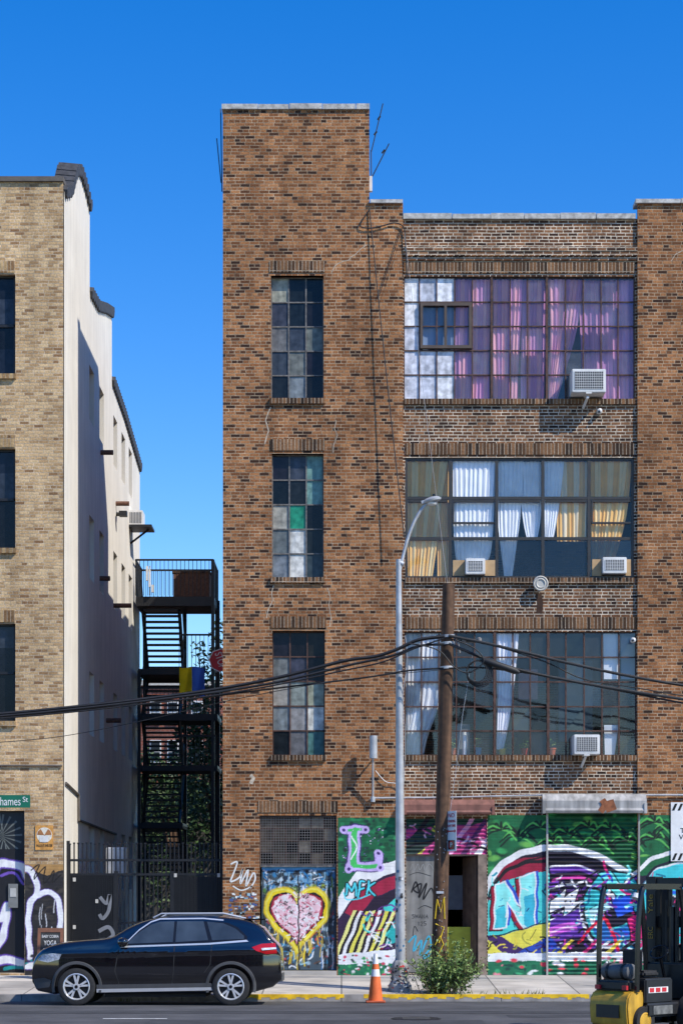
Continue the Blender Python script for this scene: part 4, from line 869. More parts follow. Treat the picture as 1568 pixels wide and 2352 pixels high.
t_ = thing('shelter_sign', 'faded orange fallout shelter sign with a three triangle roundel on tan brick', 'sign', P(102, 1952, -.01))
bobj('plate', M('faded orange', (.62, .30, .07), .7, var=.3, ns=15), t_, X(82), X(123), -.02, -.006, Z(1952), Z(1896))
b = B(); b.lathe(P(102.5, 1918, -.022), [(.16, 0), (.16, -.002)], 28, axis='Y'); obj('roundel', b, M('faded pale', (.75, .7, .58), .7, var=.2, ns=20), t_)
b = B()
for a0 in (210, 330, 90):
    a = math.radians(a0); c0 = P(102.5, 1918, -.027)
    b.face([c0+Vector((.15*math.cos(a+d), 0, -.15*math.sin(a+d)))*k if k else c0 for d, k in ((0, 0), (-.5, 1), (0, 1.02), (.5, 1))])
obj('emblem', b, M('sign brown', (.35, .15, .05), .7), t_)
ptext('lettering', 'FALLOUT SHELTER', 84, 121, 1939, 1945, -.023, M('sign ink', (.08, .05, .03), .7), t_)
bobj('sticker', whitep, t_, X(92), X(112), -.030, -.028, Z(1934), Z(1920))

# ------------------------------------------------------------------ fence and alley
fn = thing('iron_fence', 'black iron picket fence with gate closing the alley between the buildings', 'fence', (X(330), .4, GZ))
Yf = .4
b = B()
for k in range(37):
    px = 155+k*9.7; top = 1938+R.uniform(-2, 2); b.box(X(px)-.013, X(px)+.013, Yf-.013, Yf+.013, GZ, Z(top)); b.box(X(px)-.022, X(px)+.022, Yf-.02, Yf+.02, Z(top)-.005, Z(top)+.025)
obj('pickets', b, black, fn)
for py in (1975, 2008, 2120, 2225): bobj('rail', black, fn, X(150), X(511), Yf-.025, Yf+.025, Z(py)-.025, Z(py)+.025)
for px in (150, 262, 392, 510): bobj('post', black, fn, X(px)-.04, X(px)+.04, Yf-.04, Yf+.04, GZ, Z(1930 if px in (150, 510) else 2000))
gridm = M('mesh black', (.016, .016, .017), .6)
for (a, c, ya, yb, st) in ((156, 262, 2010, 2225, 5), (395, 509, 2014, 2098, 5)):
    b = B(); b.box(X(a), X(c), Yf+.03, Yf+.035, Z(yb), Z(ya))
    for k in range(int((c-a)/st)): b.box(X(a+k*st)-.008, X(a+k*st)+.008, Yf-.035, Yf-.028, Z(yb), Z(ya))
    for k in range(int((yb-ya)/st)): b.box(X(a), X(c), Yf-.042, Yf-.036, Z(ya+k*st)-.006, Z(ya+k*st)+.006)
    obj('mesh_panel', b, gridm, fn)
wc = L3(120, 122, 126)
for pts, wd in (([(225, 2060), (240, 2075), (248, 2055), (246, 2090), (232, 2110), (224, 2100)], 8), ([(222, 2140), (245, 2130), (255, 2150), (230, 2165)], 9)): b = B(); b.ribbon(pts, wd, Yf-.05, 0, wc); obj('graffiti_tag', b, colm, fn)
for px, py in ((166, 2020), (166, 2130), (176, 2180), (400, 2010), (500, 2010), (218, 2070)): bobj('latch', dullw, fn, X(px)-.03, X(px)+.03, Yf-.06, Yf-.045, Z(py)-.04, Z(py)+.04)
cb = thing('utility_cabinet', 'pale utility box behind the alley fence', 'utility box', (X(246), 1.75, GZ))
b = B(); b.box(X(222), X(270), 1.6, 1.9, Z(2008), Z(1942)); bmesh.ops.bevel(b.bm, geom=b.bm.edges[:], offset=.02, affect='EDGES'); obj('box', b, galv, cb)
b = B(); b.tube([(X(246), 1.75, GZ), (X(246), 1.75, Z(2008))], .05); obj('post', b, galv, cb)
fe = thing('fire_escape', 'black steel fire escape stair at the back of the alley', 'fire escape', (X(400, 14), 14, GZ))
ya_, yb_ = 13.2, 14.9
def fl(px): return X(px, 13.2)
def fz(py): return Z(py, 13.2)
def landing(py, px0, px1, th=.12):
    b = B(); z = fz(py); b.box(fl(px0), fl(px1), ya_, yb_, z-th, z)
    for k in range(10): b.box(fl(px0), fl(px1), ya_+k*.17, ya_+k*.17+.05, z-th-.08, z-th)
    obj('landing', b, black, fe)
def railing(py0, py1, px0, px1, sides=True, Ys=(13.2,)):
    b = B()
    for yy in Ys:
        b.box(fl(px0), fl(px1), yy-.02, yy+.02, fz(py0)-.025, fz(py0)+.025)
        n = int((px1-px0)/9)
        for k in range(n+1): x = fl(px0+(px1-px0)*k/n); b.box(x-.008, x+.008, yy-.008, yy+.008, fz(py1), fz(py0))
    if sides:
        for px in (px0, px1):
            b.box(fl(px)-.02, fl(px)+.02, ya_, yb_, fz(py0)-.02, fz(py0)+.02)
            for k in range(12): y = ya_+k*.15; b.box(fl(px)-.008, fl(px)+.008, y-.008, y+.008, fz(py1), fz(py0))
    obj('railing', b, black, fe)
landing(1370, 312, 492, .18); railing(1286, 1368, 312, 490, True, (13.2, 14.9))
landing(1536, 318, 412, .08); landing(1640, 318, 500, .1); landing(1758, 318, 500, .07); landing(1890, 318, 420, .07)
railing(1458, 1536, 412, 488, False); railing(1580, 1640, 322, 490, False); railing(1690, 1758, 412, 495, False)
def flight(py0, py1, y0, y1, n=11):
    b = B()
    for k in range(n+1):
        u = k/n; z = fz(py0)+(fz(py1)-fz(py0))*u; y = y0+(y1-y0)*u
        b.box(fl(328), fl(408), y-.11, y+.11, z-.025, z+.02)
    for px in (326, 410): b.tube([(fl(px), y0, fz(py0)), (fl(px), y1, fz(py1))], .05, 4)
    for px in (322, 413): b.tube([(fl(px), y0, fz(py0)+.85), (fl(px), y1, fz(py1)+.85)], .02, 5)
    obj('stair_flight', b, black, fe)
flight(1398, 1530, 13.5, 14.9); flight(1540, 1640, 14.9, 13.4, 8); flight(1650, 1755, 13.4, 14.9); flight(1765, 1890, 14.9, 13.4, 9); flight(1895, 2010, 13.4, 14.9, 9)
for px, py, yy in ((489, 1286, 13.2), (489, 1286, 14.9), (414, 1370, 14.9), (318, 1370, 14.9), (320, 1540, 13.2), (497, 1370, 14.0)): bobj('post', black, fe, fl(px)-.045, fl(px)+.045, yy-.045, yy+.045, GZ, fz(py))
pl = thing('planter_box', 'brown box standing on the top landing of the fire escape', 'planter', (fl(438), 13.9, fz(1369)))
bobj('box', M('brown slats', (.13, .06, .035), .8, var=.3, ns=15), pl, fl(396), fl(480), 13.5, 14.2, fz(1366), fz(1312)); bobj('rim', wood, pl, fl(394), fl(482), 13.48, 14.22, fz(1312), fz(1308))
t_ = thing('panel_antenna', 'small white panel antennas on the fire escape railing', 'antenna', (fl(344), 13.1, fz(1368)))
for a in ((337, 341, 1302, 1335), (343, 347, 1310, 1350), (349, 354, 1345, 1362)): bobj('panel', whitep, t_, fl(a[0]), fl(a[1]), 13.05, 13.15, fz(a[3]), fz(a[2]))
b = B(); b.tube([(fl(345), 13.16, fz(1368)), (fl(345), 13.16, fz(1300))], .02, 6); obj('mast', b, galv, t_)
b = B(); rows = []
for j in range(9):
    rows.append([b.bm.verts.new((fl(413+58*i/16), 13.05+.05*math.sin(i*.8+j*.3), fz(1534+66*j/8+2*math.sin(i*.5)))) for i in range(17)])
for r0, r1 in zip(rows, rows[1:]):
    for k in range(16): f = b.bm.faces.new([r1[k], r1[k+1], r0[k+1], r0[k]]); b.paint([f], L3(250, 220, 20) if k < 8 else L3(70, 120, 225))
obj('hanging_flag', b, cloth, None, 60, 'yellow and blue flag hung from the fire escape railing', 'flag')
t_ = thing('stop_sign', 'red octagonal stop sign tilted on the fire escape, half hidden by the brick tower', 'stop sign', (fl(510), 13.0, fz(1545)))
Ms = Matrix.Translation((fl(508), 12.95, fz(1519))) @ FRONT @ Matrix.Rotation(math.radians(-72), 4, 'Z')
def octa(b, r, z): b.face([Ms @ Vector((r*math.cos(math.pi/8+k*math.pi/4), r*math.sin(math.pi/8+k*math.pi/4), z)) for k in range(8)])
b = B(); octa(b, .33, 0); obj('border', b, whiteb, t_)
b = B(); octa(b, .305, .004); obj('face', b, redp, t_)
text('lettering', 'STOP', .44, .2, Ms @ Matrix.Translation((0, 0, .009)), whiteb, t_)
b = B(); b.tube([(fl(497), 13.1, fz(1545)), (fl(497), 13.1, fz(1495))], .03, 6); obj('bracket', b, galv, t_)
iw = thing('ivy_wall', 'dark ivy covered wall at the back of the alley', 'wall', (X(400, 24), 24, GZ))
bobj('wall', M('grey wall', (.07, .065, .06), .9), iw, X(150, 24), X(620, 24), 24, 24.3, .2, Z(1800, 24))
GRN = [(.03, .065, .018), (.045, .09, .022), (.02, .046, .016), (.06, .11, .03)]
b = B(); foliage(b, [((X(400, 23.6), 23.6, 3.6), (3.2, .5, 2.2)), ((X(330, 23.6), 23.6, 5.), (1.4, .5, 1.3)), ((X(470, 23.6), 23.6, 5.), (1.2, .5, 1.4))], 3500, .09, GRN, 4); obj('ivy', b, leafm, iw, kind='stuff')
def tree(label, base, height, blobs, n, size, seed):
    t_ = thing('tree', label, 'tree', base, 'trees behind the alley'); bx = Vector(base)
    b = B(); b.tube([bx, bx+Vector((.1, 0, height*.4)), bx+Vector((-.05, .1, height*.8))], [.18, .13, .05], 8)
    for c, r in blobs: b.tube([bx+Vector((.05, 0, height*.35)), (bx+Vector((0, 0, height*.5))+Vector(c))/2, Vector(c)], [.07, .05, .015], 6)
    obj('trunk', b, wood, t_, 40)
    b = B(); foliage(b, blobs, n, size, GRN, seed); obj('crown', b, leafm, t_)
def tb_(px, py, Y): return tuple(P(px, py, Y))
tree('leafy tree behind the fire escape beside the brick tower', (X(495, 18), 18, GZ), 9, [(tb_(490, 1560, 18), (.45, .7, .9)), (tb_(505, 1480, 18), (.35, .5, .8)), (tb_(470, 1650, 18), (.8, .8, 1.)), (tb_(495, 1720, 18), (.8, .8, 1.)), (tb_(455, 1500, 18), (.25, .3, .5)), (tb_(440, 1720, 18), (.7, .8, .8)), (tb_(470, 1820, 18), (1., .8, .9))], 3800, .085, 5)
tree('dark tree behind the lower flights of the fire escape', (X(400, 21), 21, GZ), 6, [(tb_(380, 1830, 21), (1.1, .8, .9)), (tb_(430, 1790, 21), (.9, .8, .9)), (tb_(345, 1780, 21), (.7, .7, .9))], 2200, .09, 6)
hs_ = thing('red_brick_house', 'red brick house with white trimmed windows far behind the alley', 'house', (X(400, 45), 50, .26))
bobj('wall', br_red, hs_, X(290, 45), X(560, 45), 45, 55, .26, Z(1575, 45)); bobj('cornice', M('pale cornice', (.5, .47, .42), .8), hs_, X(285, 45), X(565, 45), 44.8, 55.2, Z(1575, 45), Z(1563, 45))
for px in (345, 385, 440):
    for py in (1610, 1700):
        b = B(); b.pbox(px, px+26, py, py+52, 44.9, 45.02, 0, 45); f = obj('window', b, whitep, hs_)
        b = B(); b.pbox(px+3, px+23, py+4, py+24, 44.87, 44.9, 0, 45); b.pbox(px+3, px+23, py+28, py+48, 44.87, 44.9, 0, 45); obj('pane', b, blackgloss, f)

# ------------------------------------------------------------------ street furniture
def sidez(Y): return KZ+.0075+(GZ-KZ-.0075)*(Y+3.85)/3.9
YL = -3.3
sl_ = thing('street_lamp', 'galvanised street lamp post with a single curved arm and graffitied base', 'street lamp', (X(917, YL), YL, sidez(YL)))
b = B(); b.tube([P(919, 2222, YL), P(917, 1700, YL), P(915, 1285, YL)], [.098, .075, .052], 12); po = obj('pole', b, galv, sl_, 50)
b = B(); q = random.Random(4)
for _ in range(26):
    py = q.uniform(2000, 2215); a = q.uniform(math.pi*1.1, math.pi*1.9); r_ = .1; c = P(919, py, YL)+Vector((r_*math.cos(a), r_*math.sin(a), 0)); tdir = Vector((-math.sin(a), math.cos(a), 0)); s_ = q.uniform(.015, .03)
    b.face([c-tdir*s_+Vector((0, 0, -s_)), c+tdir*s_+Vector((0, 0, -s_)), c+tdir*s_+Vector((0, 0, s_)), c-tdir*s_+Vector((0, 0, s_))], 0, L3(*q.choice([(30, 30, 34), (220, 220, 225), (60, 110, 150), (90, 90, 95)])))
obj('stickers', b, colm, po, kind='stuff')
b = B(); cx_, cz_ = X(918, YL), sidez(YL)
b.lathe((cx_, YL, 0), [(.23, cz_-.02), (.22, cz_+.12), (.17, cz_+.2), (.165, cz_+.48), (.13, cz_+.56), (.10, cz_+.60)], 8)
lp = obj('base', b, M('base paint', (.3, .3, .29), .7, var=.4, ns=8), sl_)
b = B(); q = random.Random(9)
for _ in range(60):
    a = q.uniform(math.pi, 2*math.pi); z = cz_+q.uniform(.02, .5); r_ = .236 if z < cz_+.13 else .19; c = Vector((cx_+r_*math.cos(a), YL+r_*math.sin(a), z)); s_ = q.uniform(.015, .04); tdir = Vector((-math.sin(a), math.cos(a), 0)); up = Vector((0, 0, 1))
    b.face([c-tdir*s_, c-up*s_*.7, c+tdir*s_, c+up*s_*.7], 0, L3(*q.choice([(20, 20, 22), (200, 60, 60), (230, 230, 230), (60, 140, 160), (30, 30, 40)])))
obj('graffiti_paint', b, colm, lp, kind='stuff')
b = B(); arm = [P(916, 1320, YL), P(922, 1290, YL), P(935, 1240, YL), P(950, 1200, YL), P(966, 1172, YL), P(984, 1152, YL)]
b.tube([Vector(p) for p in catmull(arm, 5)], .032, 8); b.tube([P(915, 1292, YL), P(926, 1296, YL)], .05, 8); obj('arm', b, galv, sl_, 50)
b = B(); b.lathe((0, 0, 0), [(.0, -.05), (.10, -.05), (.17, -.02), (.18, .02), (.13, .07), (.05, .09), (0.0, .09)], 18)
b.box(-.21, -.05, -.06, .06, -.02, .05)
b.bm.transform(Matrix.Translation(P(992, 1150, YL)) @ Matrix.Rotation(math.radians(-14), 4, 'Y') @ Matrix.Diagonal((1., .8, .8, 1)))
lh = obj('lamp_head', b, galv, sl_, 40)
b = B(); b.lathe(P(991, 1155, YL), [(.10, 0), (.08, -.04), (0, -.06)], 16); obj('lens', b, lampglass, lh, 40)
b = B(); b.tube([P(996, 1143, YL), P(996, 1135, YL)], .03, 8); obj('photocell', b, blackgloss, lh)
YP = -3.5
up_ = thing('utility_pole', 'leaning brown wooden utility pole rising out of the roadside bush', 'utility pole', (X(1006, YP), YP, sidez(YP)))
def polex(py): return 1030+(1006-1030)*(py-1340)/(2262-1340)
b = B(); b.tube([P(1005.5, 2285, YP), P(polex(2000), 2000, YP), P(polex(1700), 1700, YP), P(1030, 1342, YP)], [.15, .145, .135, .118], 14); obj('shaft', b, wood, up_, 50)
for py in (1462, 1534, 1478): b = B(); b.tube([P(polex(py)+.3, py+3, YP), P(polex(py), py-3, YP)], .14, 14); obj('band', b, galv, up_, 40)
yl = L3(230, 195, 40); ymk = M('yellow marking', yl, .7)
def onpole(dx, py):
    x = X(polex(py), YP)+dx; return Vector((x, YP-math.sqrt(max(0, .152**2-dx*dx))-.003, Z(py, YP)))
for pts in ([(-.1, 2110), (-.07, 2065), (.0, 2095), (.06, 2060), (.08, 2110)], [(-.09, 2122), (.07, 2130), (-.02, 2165)], [(-.09, 2170), (.0, 2150), (.07, 2168), (-.05, 2200), (.06, 2196)]):
    b = B(); b.tube([onpole(*p) for p in pts], .013, 5); obj('painted_mark', b, ymk, up_)
b = B()
for k in range(40):
    py = R.uniform(1900, 2240); dx = R.uniform(-.1, .1); c = onpole(dx, py); b.box(c.x-.006, c.x+.006, c.y-.006, c.y+.004, c.z-.01, c.z+.01)
obj('staples', b, galv, up_, kind='stuff')
c = onpole(-.02, 2050); bobj('tag_plate', silver, up_, c.x-.07, c.x+.07, c.y-.008, c.y-.003, c.z-.02, c.z+.025)
b = B(); b.tube([P(1047, 1475, YP-.1), P(1090, 1475, YP-.1)], .015, 6); b.tube([P(1050, 1468, YP-.1), P(1055, 1500, YP-.1)], .02, 6)
for px in (1065, 1100): b.lathe(P(px, 1470, YP-.1), [(.02, -.05), (.045, -.02), (.045, .03), (.02, .05)], 10)
obj('insulator', b, M('porcelain', (.25, .22, .2), .3), up_)
b = B(); b.tube([P(1085, 1500, YP-.15), P(1062, 1640, YP-.12), P(1045, 1780, YP-.16), P(1033, 1865, YP-.16)], .004, 5); obj('ground_wire', b, galv, up_)
t_ = thing('parking_sign', 'white no parking sign with red lettering and arrow, turned sideways on the utility pole', 'sign', P(1036, 1955, YP-.2))
Ms = Matrix.Translation(P(1036, 1909, YP-.2)) @ Matrix.Rotation(math.radians(-55), 4, 'Z') @ FRONT
b = B(); b.box(-.15, .15, -.38, .38, -.004, .0, M_=Ms); obj('plate', b, whiteb, t_)
text('lettering', 'NO', .18, .08, Ms @ Matrix.Translation((0, .3, .004)), redp, t_); text('lettering', 'STANDING', .25, .05, Ms @ Matrix.Translation((0, .19, .004)), redp, t_); text('lettering', 'ANYTIME', .25, .05, Ms @ Matrix.Translation((0, .1, .004)), redp, t_)
b = B(); b.box(-.11, .11, -.012, .012, .001, .004, M_=Ms); b.face([Ms @ Vector(p) for p in ((-.14, 0, .003), (-.09, .04, .003), (-.09, -.04, .003))]); b.face([Ms @ Vector(p) for p in ((.14, 0, .003), (.09, .04, .003), (.09, -.04, .003))]); obj('arrow', b, redp, t_)
b = B(); b.box(-.10, .10, -.35, -.17, .001, .003, M_=Ms); sp_ = obj('lower_panel', b, blackgloss, t_)
b = B()
for k in range(20):
    a, c = 2*math.pi*k/20, 2*math.pi*(k+1)/20
    b.face([Ms @ Vector((r*math.cos(x), -.26+r*math.sin(x), .005)) for r, x in ((.08, a), (.08, c), (.06, c), (.06, a))])
obj('no_symbol', b, redp, sp_); text('lettering', 'P', .06, .09, Ms @ Matrix.Translation((0, -.26, .0035)), whiteb, sp_)
def cab(label, pts, r, Y=YP-.14, cat='cable', grp='overhead cables on the utility pole', mat=cable):
    b = B(); b.tube([P(x, y, Y) for x, y in catmull(pts, 6)], r, 6)
    return obj('overhead_cable', b, mat, None, 60, label, cat, grp)
cab('thick black overhead cable, uppermost on the left of the utility pole', [(1020, 1462), (960, 1470), (910, 1492), (860, 1508), (790, 1518), (640, 1556), (480, 1586), (320, 1607), (160, 1625), (0, 1640), (-200, 1652)], .036)
cab('black overhead cable just under the thickest one on the left of the pole', [(1020, 1480), (960, 1484), (900, 1506), (800, 1528), (640, 1566), (480, 1592), (320, 1612), (160, 1630), (0, 1645), (-200, 1658)], .026, YP-.2)
cab('black overhead cable crossing from the upper band to the lower bundle on the left', [(1020, 1466), (950, 1490), (880, 1520), (780, 1542), (640, 1572), (480, 1599), (320, 1618), (160, 1636), (0, 1650), (-200, 1662)], .016, YP-.24)
cab('black overhead cable meeting the pole at its lower band on the left', [(1018, 1535), (940, 1540), (840, 1556), (640, 1580), (480, 1600), (300, 1620), (100, 1640), (-200, 1664)], .019, YP-.16)
cab('thin black wire sagging lowest across the tan building', [(1018, 1538), (800, 1560), (560, 1602), (330, 1655), (150, 1690), (0, 1705), (-200, 1718)], .007, YP-.17)
cab('thick black overhead cable, uppermost on the right of the utility pole', [(1030, 1460), (1100, 1474), (1190, 1495), (1300, 1522), (1430, 1550), (1568, 1574), (1800, 1606)], .030)
cab('black overhead cable running through the dark splice tube on the right', [(1030, 1478), (1110, 1512), (1190, 1538), (1300, 1562), (1430, 1585), (1568, 1606), (1800, 1640)], .030, YP-.2)
cab('black overhead cable, lowest on the right of the utility pole', [(1030, 1535), (1110, 1534), (1250, 1552), (1400, 1582), (1568, 1615), (1800, 1655)], .018, YP-.17)
cab('thin black wire between the two thick cables on the right', [(1030, 1468), (1120, 1480), (1250, 1520), (1340, 1560), (1450, 1578), (1568, 1598), (1800, 1630)], .012, YP-.1)
cab('short slack black cable looping beside the top bands of the utility pole', [(940, 1478), (985, 1486), (1015, 1500), (1040, 1530), (1075, 1545), (1110, 1520), (1090, 1490), (1045, 1470)], .014, YP-.26)
b = B(); b.tube([P(x, y, YP-.21) for x, y in ((1104, 1514), (1114, 1518), (1182, 1541), (1192, 1545))], [.03, .065, .065, .03], 12); obj('splice_tube', b, cable, None, 40, 'fat black splice tube on the cable right of the utility pole', 'splice tube')
b = B()
for k in range(5):
    c = P(1094+k*2, 1542+k, YP-.24); rr = .19+.014*k; b.tube([c+Vector((rr*math.cos(2*math.pi*i/28), .02*k, rr*1.05*math.sin(2*math.pi*i/28))) for i in range(29)], .012, 5)
obj('cable_coil', b, cable, None, 60, 'coil of black cable hanging beside the utility pole', 'cable')
def drop(label, a, c, sag, r, mat=cable):
    b = B(); b.tube([a.lerp(c, k/20)+Vector((0, 0, -sag*4*(k/20)*(1-k/20))) for k in range(21)], r, 5); obj('service_wire', b, mat, None, 60, label, 'cable', 'service wires')
drop('thin grey wire from the roof corner down to the top of the utility pole', P(927, 522, BY-.05), P(1028, 1348, YP-.1), .1, .004, M('wire grey', (.3, .3, .3), .6))
drop('black wire hanging down the brick pier from the tower corner to the lamp arm height', P(848, 480, -.03), P(928, 1235, -.3), .12, .012)
b = B(); b.tube([P(x, y, -.04) for x, y in catmull([(848, 482), (832, 505), (828, 520), (850, 524), (880, 518), (905, 512), (925, 520), (930, 545), (934, 640)])], .014, 5); b.tube([P(x, y, -.04) for x, y in catmull([(925, 520), (915, 545), (870, 680)])], .009, 5)  # second strand: thin diagonal shadow on the brick, modelled as a black tube
obj('service_wire', b, cable, None, 60, 'loop of black wire crossing the top of the pier beside the stair tower, with a thin diagonal shadow modelled as a strand', 'cable', 'service wires')
b = B(); b.tube([P(x, y, -.05) for x, y in catmull([(930, 1460), (935, 1520), (925, 1600), (930, 1700), (926, 1815)])], .006, 5); obj('service_wire', b, galv, None, 60, 'thin pale wire down the brick beside the lamp post', 'cable', 'service wires')
t_ = thing('street_name_sign', 'green street name sign with white lettering at the left edge', 'street sign', (X(-60, -3.4), -3.4, sidez(-3.4)))
ys1_ = -3.4
bobj('blade', greenp, t_, X(-62, ys1_), X(70, ys1_), ys1_-.01, ys1_+.01, Z(1855, ys1_), Z(1826, ys1_))
ptext('lettering', 'Thames', -11, 48, 1831, 1850, ys1_-.013, whiteb, t_); ptext('lettering', 'St', 53, 65, 1830, 1842, ys1_-.013, whiteb, t_)
b = B(); b.tube([(X(-60, ys1_), ys1_+.06, sidez(ys1_)), (X(-60, ys1_), ys1_+.06, Z(1815, ys1_))], .035, 8); obj('post', b, galv, t_)
t_ = thing('chalkboard_sign', 'wood framed A-board with a chalked yoga notice leaning by the tan brick wall', 'sign', P(114, 2212, -.9))
Ya = -.9; zb_ = sidez(Ya)
Mb = Matrix.Translation((X(114, Ya), Ya, zb_)) @ Matrix.Rotation(math.radians(-10), 4, 'X') @ Matrix.Diagonal((1, 1, 1.43, 1))
b = B(); b.box(-.2, .2, -.01, .01, .08, .68, M_=Mb); obj('board', b, M('slate', (.03, .032, .033), .8, var=.4), t_)
b = B()
for a in ((-.26, -.2, 0, .74), (.2, .26, 0, .74), (-.2, .2, .68, .74), (-.2, .2, .04, .08)): b.box(a[0], a[1], -.02, .02, a[2], a[3], M_=Mb)
b.box(-.24, -.2, .0, .03, 0, 1.02, M_=Matrix.Translation((X(114, Ya), Ya+.5, zb_)) @ Matrix.Rotation(math.radians(16), 4, 'X')); b.box(.2, .24, .0, .03, 0, 1.02, M_=Matrix.Translation((X(114, Ya), Ya+.5, zb_)) @ Matrix.Rotation(math.radians(16), 4, 'X'))
obj('frame', b, M('frame wood', (.2, .085, .045), .6), t_)
for k, (s_, wd, h_) in enumerate((('BABY COBRA', .34, .04), ('YOGA', .26, .07), ('DONATION', .28, .035), ('BASED', .2, .035), ('YOGA', .2, .045), ('BUZZ #', .28, .03))):
    text('chalk_lettering', s_, wd, h_, Mb @ Matrix.Translation((0, -.013, .62-k*.095)) @ FRONT, whitep, t_)
def cone(label, px, py, Y, h, zc=None):
    t_ = thing('traffic_cone', label, 'traffic cone', (X(px, Y), Y, zc)); c = (X(px, Y), Y, zc)
    b = B(); k = h/.91
    prof = [(.135, .04), (.118, .2), (.098, .38), (.085, .49), (.07, .62), (.058, .72), (.03, .91), (.022, .91)]
    b.lathe(c, [(r*k, z*k) for r, z in prof], 24, mis=[0, 0, 0, 1, 0, 1, 0]); obj('cone_body', b, [orange, whiteb], t_, 40)
    b = B(); b.box(c[0]-.18*k, c[0]+.18*k, c[1]-.18*k, c[1]+.18*k, c[2]+.004, c[2]+.045*k); bmesh.ops.bevel(b.bm, geom=b.bm.edges[:], offset=.012, affect='EDGES'); obj('foot', b, M('cone base', (.4, .08, .03), .7, var=.3), t_)
cone('orange and white traffic cone standing by the yellow kerb near the lamp post', 862, 2308, -4.65, .91, -.028)
cone('orange traffic cone on the pavement behind the forklift', 1392, 2260, -2.4, .5, sidez(-2.4))
t_ = thing('roadside_bush', 'scruffy green bush growing around the foot of the utility pole', 'bush', (X(1020, -3.6), -3.6, sidez(-3.6)))
LGN = [(.13, .22, .05), (.19, .29, .075), (.25, .34, .11), (.08, .14, .035), (.06, .10, .025)]
b = B(); q = random.Random(8); zb2 = sidez(-3.75); ends = []
for k in range(150):
    a = Vector((X(1018, -3.75)+q.uniform(-.34, .42), -3.75+q.uniform(-.2, .2), zb2+q.uniform(0, .2))); ang = q.uniform(-1, 1); L_ = q.uniform(.4, 1.12)*(1-.2*abs(ang))
    tip = a+Vector((ang*L_*.7, q.uniform(-.35, .3), L_*(1-.42*abs(ang))))
    mid = (a+tip)/2+Vector((0, 0, .1*L_)); ends.append((a, mid, tip))
    for j in range(26):
        u = (j+q.random())/26; p = a*(1-u)**2+mid*2*u*(1-u)+tip*u*u
        p = p+Vector((q.gauss(0, .035), q.gauss(0, .035), q.gauss(0, .03)))
        v = Vector((q.gauss(0, 1), q.gauss(0, 1), q.gauss(.3, .8))).normalized()*q.uniform(.022, .05); n_ = v.cross(Vector((q.gauss(0, 1), q.gauss(0, 1), q.gauss(0, 1)))).normalized()*v.length*.42
        k2 = q.uniform(.7, 1.2); b.face([p-v, p+n_, p+v, p-n_], 0, tuple(c_*k2 for c_ in q.choice(LGN[:3] if u > .5 else LGN)))
obj('leaves', b, leafm, t_)
b = B()
for a, mid, tip in ends[::2]: b.tube([a, mid, tip], [.010, .006, .003], 4)
obj('stem', b, M('green stem', (.16, .15, .07), .8), t_)
b = B()
for k in range(90):
    px = R.choice([R.uniform(270, 350), R.uniform(940, 1110), R.uniform(1110, 1250)]); Yg = -3.8 if px > 900 else -4.03; a = Vector((X(px, Yg), Yg+R.uniform(-.05, .1), sidez(-3.8) if px > 900 else -.04)); b.face([a+Vector((-.01, 0, 0)), a+Vector((.01, 0, 0)), a+Vector((R.uniform(-.05, .05), R.uniform(-.04, .04), R.uniform(.05, .12)))], 0, (.16, .16, .07))
obj('kerb_weeds', b, leafm, None, label='sparse dry weeds along the kerb', cat='weeds', kind='stuff')

# ------------------------------------------------------------------ parked car (local: x from front to rear, y near side negative)
def interp(tab, x):
    for (a, u), (c, v) in zip(tab, tab[1:]):
        if x <= c: return u+(v-u)*(x-a)/(c-a) if x >= a else u
    return tab[-1][1]
ZT = catmull([(0.0, .66), (.02, .80), (.10, .93), (.28, 1.04), (.6, 1.12), (1.0, 1.165), (1.42, 1.21), (1.75, 1.40), (2.1, 1.535), (2.45, 1.585), (2.9, 1.595), (3.4, 1.575), (3.8, 1.52), (4.06, 1.42), (4.22, 1.24), (4.35, 1.12), (4.43, 1.0), (4.45, .72)], 5)
ZB = [(0, .40), (.08, .26), (.4, .2), (3.9, .22), (4.3, .33), (4.45, .46)]
def wp(x):
    k = .905
    if x < .8: k *= 1-.24*((.8-x)/.8)**2.4
    if x > 3.7: k *= 1-.13*((x-3.7)/.75)**2.2
    return k
def belt(x): return 1.04+.025*x
def sst(a, c, v):
    t = max(0., min(1., (v-a)/(c-a))); return t*t*(3-2*t)
def CW(x, z):
    k = wp(x); bl = belt(x); zc = min(z, bl)
    cl = .90+.02*x          # shoulder crease and lower door crease
    d = (zc-.72)/.5
    y = k*(1-.05*d*d)+.024*sst(cl-.05, cl, zc)-.018*sst(cl+.005, cl+.06, zc)-.02*(1-sst(.42, .52, zc))
    return y if z < bl else y-(z-bl)*.42
